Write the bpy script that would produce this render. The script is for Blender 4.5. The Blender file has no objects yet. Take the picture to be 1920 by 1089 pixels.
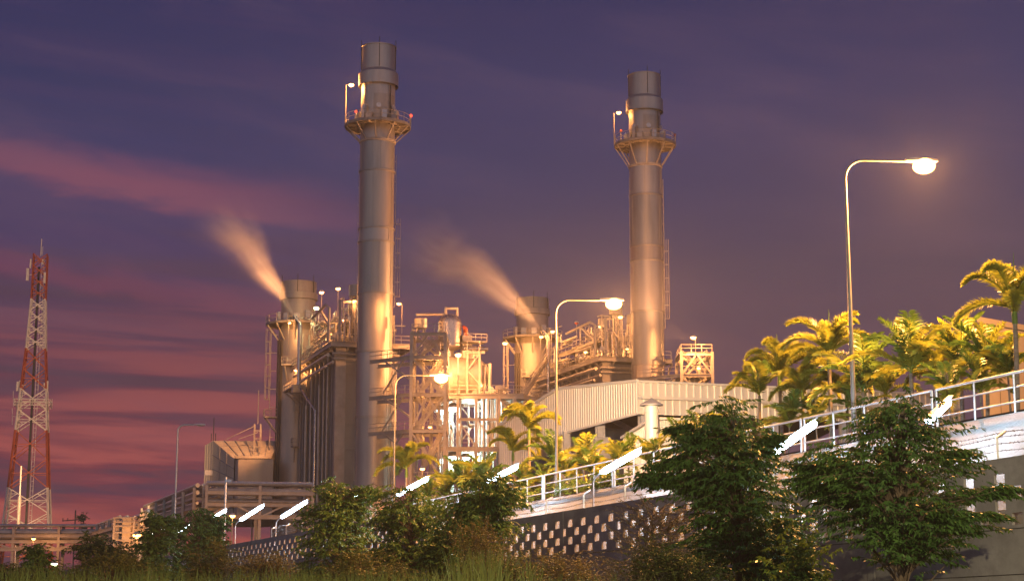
import bpy, math, random
from mathutils import Vector, Matrix, noise
R = math.radians
SC = bpy.context.scene
COL = SC.collection
F = 3000.0                      # focal length in photo pixels (1920 wide)
TH = math.atan(514/F)           # camera pitch
CT, ST = math.cos(TH), math.sin(TH)
CAMZ = 1.7

def P(u, v, Y):
    """point at depth Y metres that the photo shows at pixel (u, v)"""
    r, d = (u-960)/F, (v-544.5)/F
    dx, dy, dz = r, CT + d*ST, ST - d*CT
    k = Y/dy
    return Vector((dx*k, Y, CAMZ + dz*k))

# line of the perforated wall: x = 27.87 - .4367 y
WU = Vector((-.4367, 1, 0)).normalized()          # along the wall, away from the camera
WN = Vector((1, .4367, 0)).normalized()           # behind the wall
def W(Y, t=0.0, z=0.0):
    return Vector((27.87 - .4367*Y, Y, z)) + WN*t
def Q(u, v, t):
    """where the ray of pixel (u, v) meets the upright plane t metres behind the wall"""
    r, d = (u-960)/F, (v-544.5)/F
    dx, dy, dz = r, CT + d*ST, ST - d*CT
    o = W(0, t)
    k = (o.x*WN.x + o.y*WN.y)/(dx*WN.x + dy*WN.y)
    return Vector((dx*k, dy*k, CAMZ + dz*k))

AX = Vector((-.302, .953, 0)).normalized()        # plant axis going away
BX = Vector((.953, .302, 0)).normalized()         # plant axis going right
UP = Vector((0, 0, 1))

# ------------------------------------------------------------------ objects
def tag(o, label=None, cat=None, group=None, kind=None):
    if label: o['label'] = label
    if cat: o['category'] = cat
    if group: o['group'] = group
    if kind: o['kind'] = kind
    return o

def empty(name, loc, label=None, cat=None, group=None):
    o = bpy.data.objects.new(name, None)
    o.location = loc
    o.empty_display_size = .3
    COL.objects.link(o)
    return tag(o, label, cat, group)

def root_loc(o):
    v = Vector(o.location)
    while o.parent:
        o = o.parent
        v += Vector(o.location)
    return v

def kids(o):
    return [c for c in bpy.data.objects if c.parent == o]

def copy_tree(o, parent=None, table=None):
    if table is None:
        table = {}
        for c in bpy.data.objects:
            if c.parent: table.setdefault(c.parent.name, []).append(c)
    c = o.copy()
    COL.objects.link(c)
    if parent: c.parent = parent
    for ch in table.get(o.name, []):
        copy_tree(ch, c, table)
    return c

class MB:
    def __init__(s):
        s.v, s.f = [], []
    def add(s, vs, fs):
        n = len(s.v)
        s.v += [tuple(p) for p in vs]
        s.f += [tuple(i+n for i in f) for f in fs]
        return s
    def quad(s, a, b, c, d):
        return s.add([a, b, c, d], [(0, 1, 2, 3)])
    def frame_box(s, o, x, y, z):
        """box with corner o and edge vectors x, y, z"""
        o, x, y, z = Vector(o), Vector(x), Vector(y), Vector(z)
        vs = [o, o+x, o+x+y, o+y, o+z, o+x+z, o+x+y+z, o+y+z]
        fs = [(0, 3, 2, 1), (4, 5, 6, 7), (0, 1, 5, 4), (1, 2, 6, 5), (2, 3, 7, 6), (3, 0, 4, 7)]
        if x.cross(y).dot(z) < 0: fs = [f[::-1] for f in fs]
        return s.add(vs, fs)
    def box(s, c, size, x=Vector((1, 0, 0))):
        x = Vector(x).normalized(); y = UP.cross(x)
        c = Vector(c); X, Y, Z = x*size[0], y*size[1], UP*size[2]
        return s.frame_box(c - X/2 - Y/2 - Z/2, X, Y, Z)
    def bar(s, p, q, w, h=None):
        h = h or w
        p, q = Vector(p), Vector(q)
        d = q-p
        if d.length < 1e-6: return s
        t = d.normalized()
        side = t.cross(UP)
        side = side.normalized() if side.length > 1e-3 else Vector((1, 0, 0))
        up = side.cross(t).normalized()
        return s.frame_box(p - side*w/2 - up*h/2, d, side*w, up*h)
    def hbeam(s, p, q, w, h, tf=None):
        """I beam: two flanges and a web"""
        tf = tf or h*.14
        p, q = Vector(p), Vector(q)
        t = (q-p).normalized()
        side = t.cross(UP)
        side = side.normalized() if side.length > 1e-3 else Vector(BX)
        up = side.cross(t).normalized()
        o = up*(h/2 - tf/2)
        s.bar2(p+o, q+o, side, up, w, tf); s.bar2(p-o, q-o, side, up, w, tf)
        s.bar2(p, q, side, up, w*.18, h-2*tf)
        return s
    def bar2(s, p, q, side, up, w, h):
        return s.frame_box(p - side*w/2 - up*h/2, q-p, side*w, up*h)
    def tube(s, pts, r, n=8, cap=True):
        pts = [Vector(p) for p in pts]
        if not isinstance(r, (list, tuple)): r = [r]*len(pts)
        rings = []
        prev = None
        for i, p in enumerate(pts):
            a = pts[max(i-1, 0)]; b = pts[min(i+1, len(pts)-1)]
            t = (b-a).normalized()
            if prev is None:
                prev = t.cross(UP)
                if prev.length < 1e-3: prev = t.cross(Vector((0, 1, 0)))
            x = prev - t*prev.dot(t)
            if x.length < 1e-6: x = t.orthogonal()
            x.normalize(); prev = x
            y = t.cross(x)
            rings.append([p + (x*math.cos(2*math.pi*k/n) + y*math.sin(2*math.pi*k/n))*r[i] for k in range(n)])
        vs = [q for g in rings for q in g]
        fs = []
        for i in range(len(pts)-1):
            for k in range(n):
                a, b = i*n+k, i*n+(k+1) % n
                fs.append((a, b, b+n, a+n))
        if cap:
            fs.append(tuple(range(n))[::-1])
            m = (len(pts)-1)*n
            fs.append(tuple(range(m, m+n)))
        return s.add(vs, fs)
    def lathe(s, c, prof, n=48, a0=0.0, axis=None):
        """profile of (r, z) turned about the vertical through c"""
        c = Vector(c)
        vs, fs = [], []
        if axis is None: ex, ey, ez = Vector((1, 0, 0)), Vector((0, 1, 0)), UP
        else:
            ez = Vector(axis).normalized(); ex = ez.orthogonal().normalized(); ey = ez.cross(ex)
        for r, z in prof:
            for k in range(n):
                a = a0 + 2*math.pi*k/n
                vs.append(c + ex*r*math.cos(a) + ey*r*math.sin(a) + ez*z)
        for i in range(len(prof)-1):
            for k in range(n):
                a, b = i*n+k, i*n+(k+1) % n
                fs.append((a, b, b+n, a+n))
        return s.add(vs, fs)
    def ball(s, c, rx, ry=None, rz=None, n=14, m=8):
        ry = ry or rx; rz = rz or rx
        c = Vector(c); vs = []; fs = []
        for i in range(m+1):
            th = math.pi*i/m
            for k in range(n):
                a = 2*math.pi*k/n
                vs.append(c + Vector((rx*math.sin(th)*math.cos(a), ry*math.sin(th)*math.sin(a), -rz*math.cos(th))))
        for i in range(m):
            for k in range(n):
                a, b = i*n+k, i*n+(k+1) % n
                fs.append((a, b, b+n, a+n))
        return s.add(vs, fs)
    def build(s, name, mat, parent=None, smooth=True, label=None, cat=None, group=None, kind=None):
        me = bpy.data.meshes.new(name)
        if parent is not None:
            o = root_loc(parent)
            vs = [(p[0]-o.x, p[1]-o.y, p[2]-o.z) for p in s.v]
            loc = None
        else:
            # a thing that is one mesh: put its origin at its base
            if s.v and kind is None:
                n = len(s.v)
                loc = Vector((sum(p[0] for p in s.v)/n, sum(p[1] for p in s.v)/n, min(p[2] for p in s.v)))
            else: loc = Vector((0, 0, 0))
            vs = [(p[0]-loc.x, p[1]-loc.y, p[2]-loc.z) for p in s.v]
        me.from_pydata(vs, [], s.f)
        me.update()
        if smooth:
            me.polygons.foreach_set('use_smooth', [True]*len(me.polygons))
            me.set_sharp_from_angle(angle=R(38))
        if mat: me.materials.append(mat)
        ob = bpy.data.objects.new(name, me)
        COL.objects.link(ob)
        if parent is not None: ob.parent = parent
        else: ob.location = loc
        return tag(ob, label, cat, group, kind)

def one_bar(name, p, q, w, h, mat, parent):
    return MB().bar(p, q, w, h).build(name, mat, parent, smooth=False)
def one_beam(name, p, q, w, h, mat, parent):
    return MB().hbeam(p, q, w, h).build(name, mat, parent, smooth=False)
def one_tube(name, pts, r, mat, parent, n=10):
    return MB().tube(pts, r, n).build(name, mat, parent)

def rail_mb(m, pts, h=1.1, r=.035, closed=False, step=1.6, mid=True):
    """handrail with posts along a polyline of floor points"""
    pts = [Vector(p) for p in pts]
    if closed: pts = pts + [pts[0]]
    for z in ((h, h*.52) if mid else (h,)):
        for a, b in zip(pts, pts[1:]):
            m.bar(a+UP*z, b+UP*z, 2*r)
    for a, b in zip(pts, pts[1:]):
        n = max(1, int(round((b-a).length/step)))
        for i in range(n):
            p = a.lerp(b, i/n)
            m.bar(p, p+UP*h, 2*r)
    if not closed: m.bar(pts[-1], pts[-1]+UP*h, 2*r)
    return m

# ------------------------------------------------------------------ materials
def nodes(name):
    m = bpy.data.materials.new(name)
    m.use_nodes = True
    nt = m.node_tree
    nt.nodes.clear()
    return m, nt, nt.nodes, nt.links
def N(nt, t, **kw):
    n = nt.nodes.new(t)
    for k, v in kw.items():
        if k in n.inputs.keys(): n.inputs[k].default_value = v
        else: setattr(n, k, v)
    return n
def ramp(nt, stops):
    n = nt.nodes.new('ShaderNodeValToRGB')
    e = n.color_ramp.elements
    while len(e) > 1: e.remove(e[-1])
    e[0].position = stops[0][0]; e[0].color = stops[0][1]
    for p, c in stops[1:]:
        x = e.new(p); x.color = c
    return n
def c4(c): return (c[0], c[1], c[2], 1)
def mulc(c, k): return tuple(min(1, x*k) for x in c)

def surface(name, col, rough=.6, metal=0.0, var=.25, scale=1.5, stretch=(1, 1, 1), bump=.0, dirt=None, dirt_amt=.5, fine=0.0, spec=.5):
    """painted or bare surface with blotches, streaks and (dirt) patches"""
    m, nt, ns, L = nodes(name)
    out = N(nt, 'ShaderNodeOutputMaterial'); b = N(nt, 'ShaderNodeBsdfPrincipled')
    L.new(b.outputs[0], out.inputs[0])
    tc = N(nt, 'ShaderNodeTexCoord'); mp = N(nt, 'ShaderNodeMapping')
    mp.inputs['Scale'].default_value = stretch
    L.new(tc.outputs['Object'], mp.inputs[0])
    n1 = N(nt, 'ShaderNodeTexNoise', Scale=scale, Detail=6.0, Roughness=.6)
    L.new(mp.outputs[0], n1.inputs['Vector'])
    r1 = ramp(nt, [(.3, c4(mulc(col, 1-var))), (.7, c4(mulc(col, 1+var)))])
    L.new(n1.outputs[0], r1.inputs[0])
    cur = r1.outputs[0]
    if dirt is not None:
        n2 = N(nt, 'ShaderNodeTexNoise', Scale=scale*.45, Detail=8.0, Roughness=.7)
        L.new(mp.outputs[0], n2.inputs['Vector'])
        r2 = ramp(nt, [(.48, (0, 0, 0, 1)), (.68, (dirt_amt,)*3+(1,))])
        L.new(n2.outputs[0], r2.inputs[0])
        mx = N(nt, 'ShaderNodeMix', data_type='RGBA')
        L.new(r2.outputs[0], mx.inputs['Factor'])
        L.new(cur, mx.inputs['A']); mx.inputs['B'].default_value = c4(dirt)
        cur = mx.outputs['Result']
    L.new(cur, b.inputs['Base Color'])
    b.inputs['Metallic'].default_value = metal
    b.inputs['Specular IOR Level'].default_value = spec
    rr = N(nt, 'ShaderNodeMapRange'); rr.inputs['To Min'].default_value = max(.05, rough-.1); rr.inputs['To Max'].default_value = min(1, rough+.12)
    L.new(n1.outputs[0], rr.inputs[0]); L.new(rr.outputs[0], b.inputs['Roughness'])
    if bump:
        n3 = N(nt, 'ShaderNodeTexNoise', Scale=scale*(6 if not fine else fine), Detail=4.0)
        L.new(mp.outputs[0], n3.inputs['Vector'])
        bp = N(nt, 'ShaderNodeBump', Strength=bump, Distance=.05)
        L.new(n3.outputs[0], bp.inputs['Height']); L.new(bp.outputs[0], b.inputs['Normal'])
    return m

def leafmat(name, col, col2, trans=.35, rough=.45, scale=1.2):
    m, nt, ns, L = nodes(name)
    out = N(nt, 'ShaderNodeOutputMaterial'); b = N(nt, 'ShaderNodeBsdfPrincipled', Roughness=rough)
    tc = N(nt, 'ShaderNodeTexCoord')
    n1 = N(nt, 'ShaderNodeTexNoise', Scale=scale, Detail=5.0, Roughness=.7)
    L.new(tc.outputs['Object'], n1.inputs['Vector'])
    r1 = ramp(nt, [(.32, c4(col)), (.68, c4(col2))])
    L.new(n1.outputs[0], r1.inputs[0]); L.new(r1.outputs[0], b.inputs['Base Color'])
    b.inputs['Specular IOR Level'].default_value = .35
    t = N(nt, 'ShaderNodeBsdfTranslucent'); L.new(r1.outputs[0], t.inputs[0])
    mx = N(nt, 'ShaderNodeMixShader'); mx.inputs[0].default_value = trans
    L.new(b.outputs[0], mx.inputs[1]); L.new(t.outputs[0], mx.inputs[2])
    L.new(mx.outputs[0], out.inputs[0])
    return m

def emit(name, col, strength):
    m, nt, ns, L = nodes(name)
    out = N(nt, 'ShaderNodeOutputMaterial'); e = N(nt, 'ShaderNodeEmission', Strength=strength)
    e.inputs[0].default_value = c4(col)
    L.new(e.outputs[0], out.inputs[0])
    return m

M = {}
M['stack'] = surface('stack_cladding', (.50, .47, .44), .44, .75, .16, .5, (1, 1, .12), .03, (.26, .2, .16), .5)
M['stack2'] = surface('stack_cladding_greyer', (.43, .42, .40), .47, .75, .2, .6, (1, 1, .12), .03, (.24, .19, .15), .6)
M['stack3'] = surface('stack_cladding_browner', (.50, .44, .38), .42, .75, .2, .6, (1, 1, .1), .03, (.28, .18, .12), .6)
M['duct'] = surface('bypass_cladding', (.42, .39, .36), .5, .6, .2, .5, (1, 1, .15), .04, (.2, .16, .13), .5)
M['casing'] = surface('boiler_casing', (.29, .28, .30), .6, .25, .18, .35, (1, 1, .3), .04, (.2, .18, .17), .5)
M['steel'] = surface('painted_steel', (.46, .42, .38), .55, .15, .2, .8, (1, 1, 1), .03, (.25, .15, .09), .5)
M['galv'] = surface('galvanised_steel', (.55, .56, .58), .4, .7, .15, 2.0, (1, 1, 1), .02)
M['rail'] = surface('galvanised_rail', (.62, .64, .68), .38, .55, .12, 3.0, (1, 1, 1), .02)
M['grate'] = surface('deck_grating', (.30, .28, .26), .65, .4, .25, 1.0)
M['pipe'] = surface('lagged_pipe', (.52, .48, .43), .42, .6, .2, 1.2, (1, 1, 1), .04, (.28, .2, .14), .4)
M['shiny'] = surface('polished_lagging', (.62, .57, .52), .26, .92, .1, .9, (1, 1, .3), .02)
M['tank'] = surface('tank_lagging', (.60, .54, .46), .36, .6, .12, .5, (1, 1, 1), .03, (.4, .3, .2), .3)
M['redpipe'] = surface('red_paint', (.50, .09, .03), .45, .1, .2, 1.5)
M['cladding'] = surface('ribbed_cladding', (.66, .64, .57), .5, .15, .08, .3, (1, 1, .3), .0, (.5, .44, .35), .5)
M['intake'] = surface('intake_panels', (.52, .46, .38), .6, .1, .16, .35, (1, 1, .4), .03, (.36, .28, .2), .5)
M['dark'] = surface('dark_steel', (.07, .065, .06), .6, .3, .3, 1.0)
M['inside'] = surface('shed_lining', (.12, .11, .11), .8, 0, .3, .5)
M['concrete'] = surface('wall_concrete', (.34, .335, .34), .88, 0, .28, .55, (1, 1, 1), .25, (.15, .14, .135), .8, fine=9, spec=.2)
M['bank'] = surface('bank_concrete', (.25, .25, .25), .9, 0, .16, .8, (1, 1, 1), .3, (.26, .24, .22), .6, fine=10, spec=.2)
M['redpaint'] = surface('tower_red', (.44, .10, .04), .55, .1, .2, 1.0, dirt=(.28, .08, .04), dirt_amt=.4)
M['whitepaint'] = surface('tower_white', (.74, .68, .62), .55, .1, .12, 1.0, dirt=(.45, .35, .28), dirt_amt=.4)
M['orangewall'] = surface('rendered_wall', (.42, .35, .28), .85, 0, .1, .6, (1, 1, 1), .1, (.42, .32, .24), .4)
M['bark'] = surface('tree_bark', (.11, .08, .06), .9, 0, .35, 5.0, (1, 1, .3), .5)
M['palmtrunk'] = surface('palm_trunk', (.22, .19, .16), .85, 0, .3, 4.0, (1, 1, 3), .4)
M['earth'] = surface('earth', (.07, .055, .04), .95, 0, .4, .3, (1, 1, 1), .3)
M['asphalt'] = surface('asphalt', (.055, .055, .058), .9, 0, .25, 1.5, (1, 1, 1), .2)
M['pole'] = surface('lamp_pole_steel', (.24, .23, .22), .5, .3, .2, 2.0)
M['wire'] = surface('wire_steel', (.16, .15, .15), .55, .6, .2, 3.0)
M['housing'] = surface('lamp_housing', (.62, .62, .62), .45, .2, .1, 3.0)
M['leaf'] = leafmat('tree_leaf', (.03, .08, .018), (.095, .19, .04), .25, .5, .9)
M['leaf_far'] = leafmat('far_tree_leaf', (.04, .07, .018), (.12, .16, .04), .25, .5, .5)
M['shrub'] = leafmat('shrub_leaf', (.04, .065, .015), (.13, .15, .035), .3, .55, 1.2)
M['brownshrub'] = leafmat('brown_shrub_leaf', (.06, .065, .018), (.17, .15, .04), .3, .6, 1.5)
M['feather'] = leafmat('feathery_leaf', (.06, .07, .035), (.16, .16, .075), .35, .6, 1.0)
M['grass'] = leafmat('grass_blade', (.045, .085, .02), (.15, .19, .05), .35, .6, .8)
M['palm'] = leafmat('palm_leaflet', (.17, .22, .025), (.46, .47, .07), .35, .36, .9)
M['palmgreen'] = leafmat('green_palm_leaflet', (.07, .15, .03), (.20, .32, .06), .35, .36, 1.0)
SOD = (1.0, .41, .10)
def lit_glass(name, col, strength):
    """clear glowing glass: the lamp inside shines out through it"""
    m, nt, ns, L = nodes(name)
    out = N(nt, 'ShaderNodeOutputMaterial'); e = N(nt, 'ShaderNodeEmission', Strength=strength)
    e.inputs[0].default_value = c4(col)
    t = N(nt, 'ShaderNodeBsdfTransparent'); a = N(nt, 'ShaderNodeAddShader')
    L.new(e.outputs[0], a.inputs[0]); L.new(t.outputs[0], a.inputs[1]); L.new(a.outputs[0], out.inputs[0])
    return m
M['sodium'] = lit_glass('sodium_bulb', SOD, 9)
M['sodium_small'] = lit_glass('plant_bulb', (1.0, .40, .10), 7)
M['sodium_mid'] = lit_glass('plant_bulb_bright', (1.0, .40, .10), 9)
M['tubelight'] = emit('fluorescent_tube', (.62, .81, 1.0), 190)
M['coolbulb'] = emit('cool_bulb', (.72, 1.0, .92), 6)
M['greenbulb'] = lit_glass('green_white_bulb', (.85, 1.0, .5), 8)
M['redbulb'] = emit('red_beacon', (1.0, .07, .03), 3.5)

# ------------------------------------------------------------------ camera, sky, light
cam = bpy.data.cameras.new('camera')
cam.sensor_width = 36; cam.lens = 36*F/1920
cam.clip_start = .1; cam.clip_end = 20000
co = bpy.data.objects.new('camera', cam)
co.location = (0, 0, CAMZ); co.rotation_euler = (math.pi/2 + TH, 0, 0)
COL.objects.link(co); SC.camera = co

def srgb(r, g, b):
    f = lambda x: (x/255/12.92) if x/255 <= .04045 else ((x/255+.055)/1.055)**2.4
    return (f(r), f(g), f(b), 1)

def build_sky():
    w = bpy.data.worlds.new('World'); SC.world = w; w.use_nodes = True
    nt = w.node_tree; nt.nodes.clear(); L = nt.links
    def MATH(op, a, b=None, c=None, clamp=False):
        n = N(nt, 'ShaderNodeMath', operation=op); n.use_clamp = clamp
        for i, x in enumerate((a, b, c)):
            if x is None: continue
            if isinstance(x, (int, float)): n.inputs[i].default_value = x
            else: L.new(x, n.inputs[i])
        return n.outputs[0]
    def MIX(f, a, b):
        n = N(nt, 'ShaderNodeMix', data_type='RGBA')
        for k, x in (('Factor', f), ('A', a), ('B', b)):
            if isinstance(x, tuple): n.inputs[k].default_value = x
            elif isinstance(x, (int, float)): n.inputs[k].default_value = x
            else: L.new(x, n.inputs[k])
        return n.outputs['Result']
    def SMOOTH(x, lo, hi):
        n = N(nt, 'ShaderNodeMapRange', interpolation_type='SMOOTHSTEP')
        L.new(x, n.inputs[0]); n.inputs['From Min'].default_value = lo; n.inputs['From Max'].default_value = hi
        return n.outputs[0]
    tc = N(nt, 'ShaderNodeTexCoord')
    sp = N(nt, 'ShaderNodeSeparateXYZ'); L.new(tc.outputs['Generated'], sp.inputs[0])
    x, y, z = sp.outputs
    el = MATH('ARCSINE', z)
    az = MATH('ARCTAN2', x, y)
    # two elevation ramps: the clear dusk blue and the warm afterglow side
    e01 = MATH('DIVIDE', el, .60, clamp=True)
    k = lambda v: ((1058-v)/3000)/.60
    dk = lambda r, g, b: srgb(max(8, r-14), max(8, g-10), b-2)
    right = ramp(nt, [(0, dk(118, 80, 80)), (k(700), dk(112, 82, 87)), (k(520), dk(98, 79, 90)), (k(350), dk(80, 72, 98)),
                      (k(180), dk(70, 66, 98)), (k(0), dk(62, 58, 91)), (1, dk(46, 46, 84))])
    left = ramp(nt, [(0, dk(150, 74, 68)), (k(900), dk(140, 70, 70)), (k(760), dk(124, 70, 74)), (k(600), dk(100, 69, 84)),
                     (k(480), dk(84, 68, 98)), (k(330), dk(76, 70, 102)), (k(180), dk(66, 64, 96)), (k(0), dk(60, 57, 91)), (1, dk(42, 44, 82))])
    for n in (right, left): L.new(e01, n.inputs[0])
    lm = MATH('MULTIPLY', SMOOTH(az, .02, -.22), SMOOTH(az, -1.5, -.7))
    base = MIX(lm, right.outputs[0], left.outputs[0])
    # streaky cloud: noise in azimuth / elevation, drawn out sideways and tilted
    el2 = MATH('ADD', el, MATH('MULTIPLY', az, .05))
    cv = N(nt, 'ShaderNodeCombineXYZ')
    L.new(MATH('MULTIPLY', az, 3.6), cv.inputs[0]); L.new(MATH('MULTIPLY', el2, 46.0), cv.inputs[1])
    n1 = N(nt, 'ShaderNodeTexNoise', Scale=1.0, Detail=8.0, Roughness=.55, Distortion=.5)
    L.new(cv.outputs[0], n1.inputs['Vector'])
    pink = SMOOTH(n1.outputs[0], .46, .60)
    dark = SMOOTH(n1.outputs[0], .50, .37)
    low = SMOOTH(el, .20, .05)
    lm2 = MATH('MULTIPLY', SMOOTH(az, .05, -.18), SMOOTH(az, -1.5, -.7))
    glow = ramp(nt, [(0, srgb(172, 82, 70)), (k(880), srgb(168, 84, 80)), (k(700), srgb(160, 84, 82)), (k(450), srgb(140, 80, 100)), (1, srgb(90, 70, 100))])
    L.new(e01, glow.inputs[0])
    f = MATH('MULTIPLY', MATH('MULTIPLY', pink, MATH('ADD', MATH('MULTIPLY', low, .85), .06)), MATH('ADD', MATH('MULTIPLY', lm2, .9), .10), clamp=True)
    c1 = MIX(f, base, glow.outputs[0])
    f2 = MATH('MULTIPLY', MATH('MULTIPLY', dark, MATH('ADD', MATH('MULTIPLY', SMOOTH(el, .26, .10), .8), .05)), MATH('ADD', MATH('MULTIPLY', lm2, .8), .2))
    c2 = MIX(f2, c1, srgb(84, 60, 74))
    # the one long pink streak on the left, slanting down to the right
    cv2 = N(nt, 'ShaderNodeCombineXYZ')
    L.new(MATH('MULTIPLY', az, 9.0), cv2.inputs[0]); L.new(MATH('MULTIPLY', el, 30.0), cv2.inputs[1]); cv2.inputs[2].default_value = 3.7
    n2 = N(nt, 'ShaderNodeTexNoise', Scale=1.0, Detail=8.0, Roughness=.6, Distortion=.3)
    L.new(cv2.outputs[0], n2.inputs['Vector'])
    # centre line: el = .236 at az -.32 -> .214 at az -.12
    wob = MATH('MULTIPLY', MATH('SUBTRACT', n2.outputs[0], .5), .034)
    d = MATH('ADD', MATH('SUBTRACT', MATH('ADD', el, MATH('MULTIPLY', az, .115)), .2005), wob)
    up_ = SMOOTH(d, .026, .0)
    dn_ = SMOOTH(d, -.013, -.003)
    band = MATH('MULTIPLY', MATH('MULTIPLY', up_, dn_), SMOOTH(az, -.03, -.24))
    band = MATH('MULTIPLY', band, MATH('ADD', .45, MATH('MULTIPLY', n2.outputs[0], .7)), clamp=True)
    c3 = MIX(MATH('MULTIPLY', band, .8), c2, srgb(150, 84, 98))
    # fainter mauve bank under it
    d2 = MATH('ADD', MATH('SUBTRACT', MATH('ADD', el, MATH('MULTIPLY', az, .16)), .130), MATH('MULTIPLY', wob, 1.4))
    b2 = MATH('MULTIPLY', MATH('MULTIPLY', SMOOTH(d2, .016, .0), SMOOTH(d2, -.014, -.003)), SMOOTH(az, -.05, -.26))
    c3 = MIX(MATH('MULTIPLY', b2, .38), c3, srgb(140, 72, 88))
    c3 = MIX(MATH('MULTIPLY', SMOOTH(y, .1, -.5), SMOOTH(el, 1.2, .3)), c3, srgb(142, 143, 160))  # sky behind the camera, brightened to add fill on surfaces facing the viewer
    # faint veils everywhere
    cv3 = N(nt, 'ShaderNodeCombineXYZ')
    L.new(MATH('MULTIPLY', az, 4.0), cv3.inputs[0]); L.new(MATH('MULTIPLY', MATH('ADD', el, MATH('MULTIPLY', az, .14)), 20.0), cv3.inputs[1]); cv3.inputs[2].default_value = 8.2
    n3 = N(nt, 'ShaderNodeTexNoise', Scale=1.0, Detail=8.0, Roughness=.6, Distortion=.4)
    L.new(cv3.outputs[0], n3.inputs['Vector'])
    c3 = MIX(MATH('MULTIPLY', SMOOTH(n3.outputs[0], .45, .72), .30), c3, srgb(104, 80, 102))
    c3 = MIX(MATH('MULTIPLY', SMOOTH(n3.outputs[0], .50, .28), .30), c3, srgb(52, 52, 86))
    # below the horizon
    c5 = MIX(SMOOTH(el, .0, -.02), c3, (.02, .014, .014, 1))
    bg = N(nt, 'ShaderNodeBackground', Strength=1.0); L.new(c5, bg.inputs[0])
    out = N(nt, 'ShaderNodeOutputWorld'); L.new(bg.outputs[0], out.inputs[0])
build_sky()

sl = bpy.data.lights.new('afterglow_sun', 'SUN'); sl.energy = .05; sl.angle = R(12); sl.color = (1, .55, .5)
so = bpy.data.objects.new('afterglow_sun', sl); COL.objects.link(so)
so.rotation_euler = Vector((.55, -.83, -.10)).to_track_quat('-Z', 'Y').to_euler()

SC.view_settings.view_transform = 'Standard'; SC.view_settings.look = 'None'
SC.view_settings.exposure = 0; SC.view_settings.gamma = 1
cy = SC.cycles
cy.use_denoising = True
cy.max_bounces = 5; cy.diffuse_bounces = 2; cy.glossy_bounces = 2; cy.transmission_bounces = 3; cy.volume_bounces = 0
cy.transparent_max_bounces = 6; cy.sample_clamp_indirect = 4; cy.sample_clamp_direct = 30
cy.use_light_tree = True; cy.caustics_reflective = False; cy.caustics_refractive = False
cy.volume_step_rate = 1.5; cy.volume_max_steps = 256

def point_lamp(parent, pos, watts, col=(1.0, .38, .10), r=.2):
    l = bpy.data.lights.new('lamp_light', 'POINT')
    l.energy = watts; l.color = col; l.shadow_soft_size = r
    o = bpy.data.objects.new('lamp_light', l); COL.objects.link(o)
    o.location = Vector(pos) - root_loc(parent); o.parent = parent
    return o
# ================================================================== ground, wall, bank, rails, lamps
def line_z(a, b):
    """height along the wall direction through two points, as a function of depth"""
    k = (b.z-a.z)/(b.y-a.y)
    return lambda Y: a.z + k*(Y-a.y)
TR = 3.4
rail_z = line_z(Q(1920, 778, TR), Q(961, 952, TR))
def base_z(Y): return max(1.5, rail_z(Y))
def terr(p):
    """height of the raised ground behind the rail at a point"""
    p = Vector((p[0], p[1], 0))
    d = p - W(0)
    s = d.dot(WU); t = d.dot(WN)
    Y = s*WU.y
    return base_z(min(max(Y, 25), 170)), t

g = MB()
g.quad((-420, -60, 0), (420, -60, 0), (420, 640, 0), (-420, 640, 0))
g.build('ground', M['earth'], None, False, kind='structure')
g = MB()
ys = [20+6*i for i in range(28)]
for a, b in zip(ys, ys[1:]):
    g.quad(W(a, TR+9, base_z(a)), W(a, TR+15, base_z(a)), W(b, TR+15, base_z(b)), W(b, TR+9, base_z(b)))
g.build('road', M['asphalt'], None, False, kind='structure')
g = MB()
for a, b in zip(ys, ys[1:]):
    for t0, t1 in ((TR, TR+9), (TR+15, TR+40)):
        g.quad(W(a, t0, base_z(a)+.1), W(a, t1, base_z(a)+.1), W(b, t1, base_z(b)+.1), W(b, t0, base_z(b)+.1))
    for t0 in (TR+9, TR+15):
        g.quad(W(a, t0, base_z(a)), W(a, t0, base_z(a)+.1), W(b, t0, base_z(b)+.1), W(b, t0, base_z(b)))
    g.quad(W(a, TR+40, base_z(a)+.1), W(a, TR+46, 0), W(b, TR+46, 0), W(b, TR+40, base_z(b)+.1))
g.build('terrace', M['earth'], None, False, kind='structure')
g = MB()
for a, b in zip(ys, ys[1:]):
    for t0, h0, t1, h1 in ((.7, -2.7, TR-.3, .0), (TR-.3, .0, TR, .004), (.7, -6, .7, -2.7)):
        f = lambda Y, t, h: W(Y, t, max(0.0, base_z(Y)+h))
        g.quad(f(a, t0, h0), f(b, t0, h0), f(b, t1, h1), f(a, t1, h1))
g.build('embankment', M['bank'], None, False, kind='structure')

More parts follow.
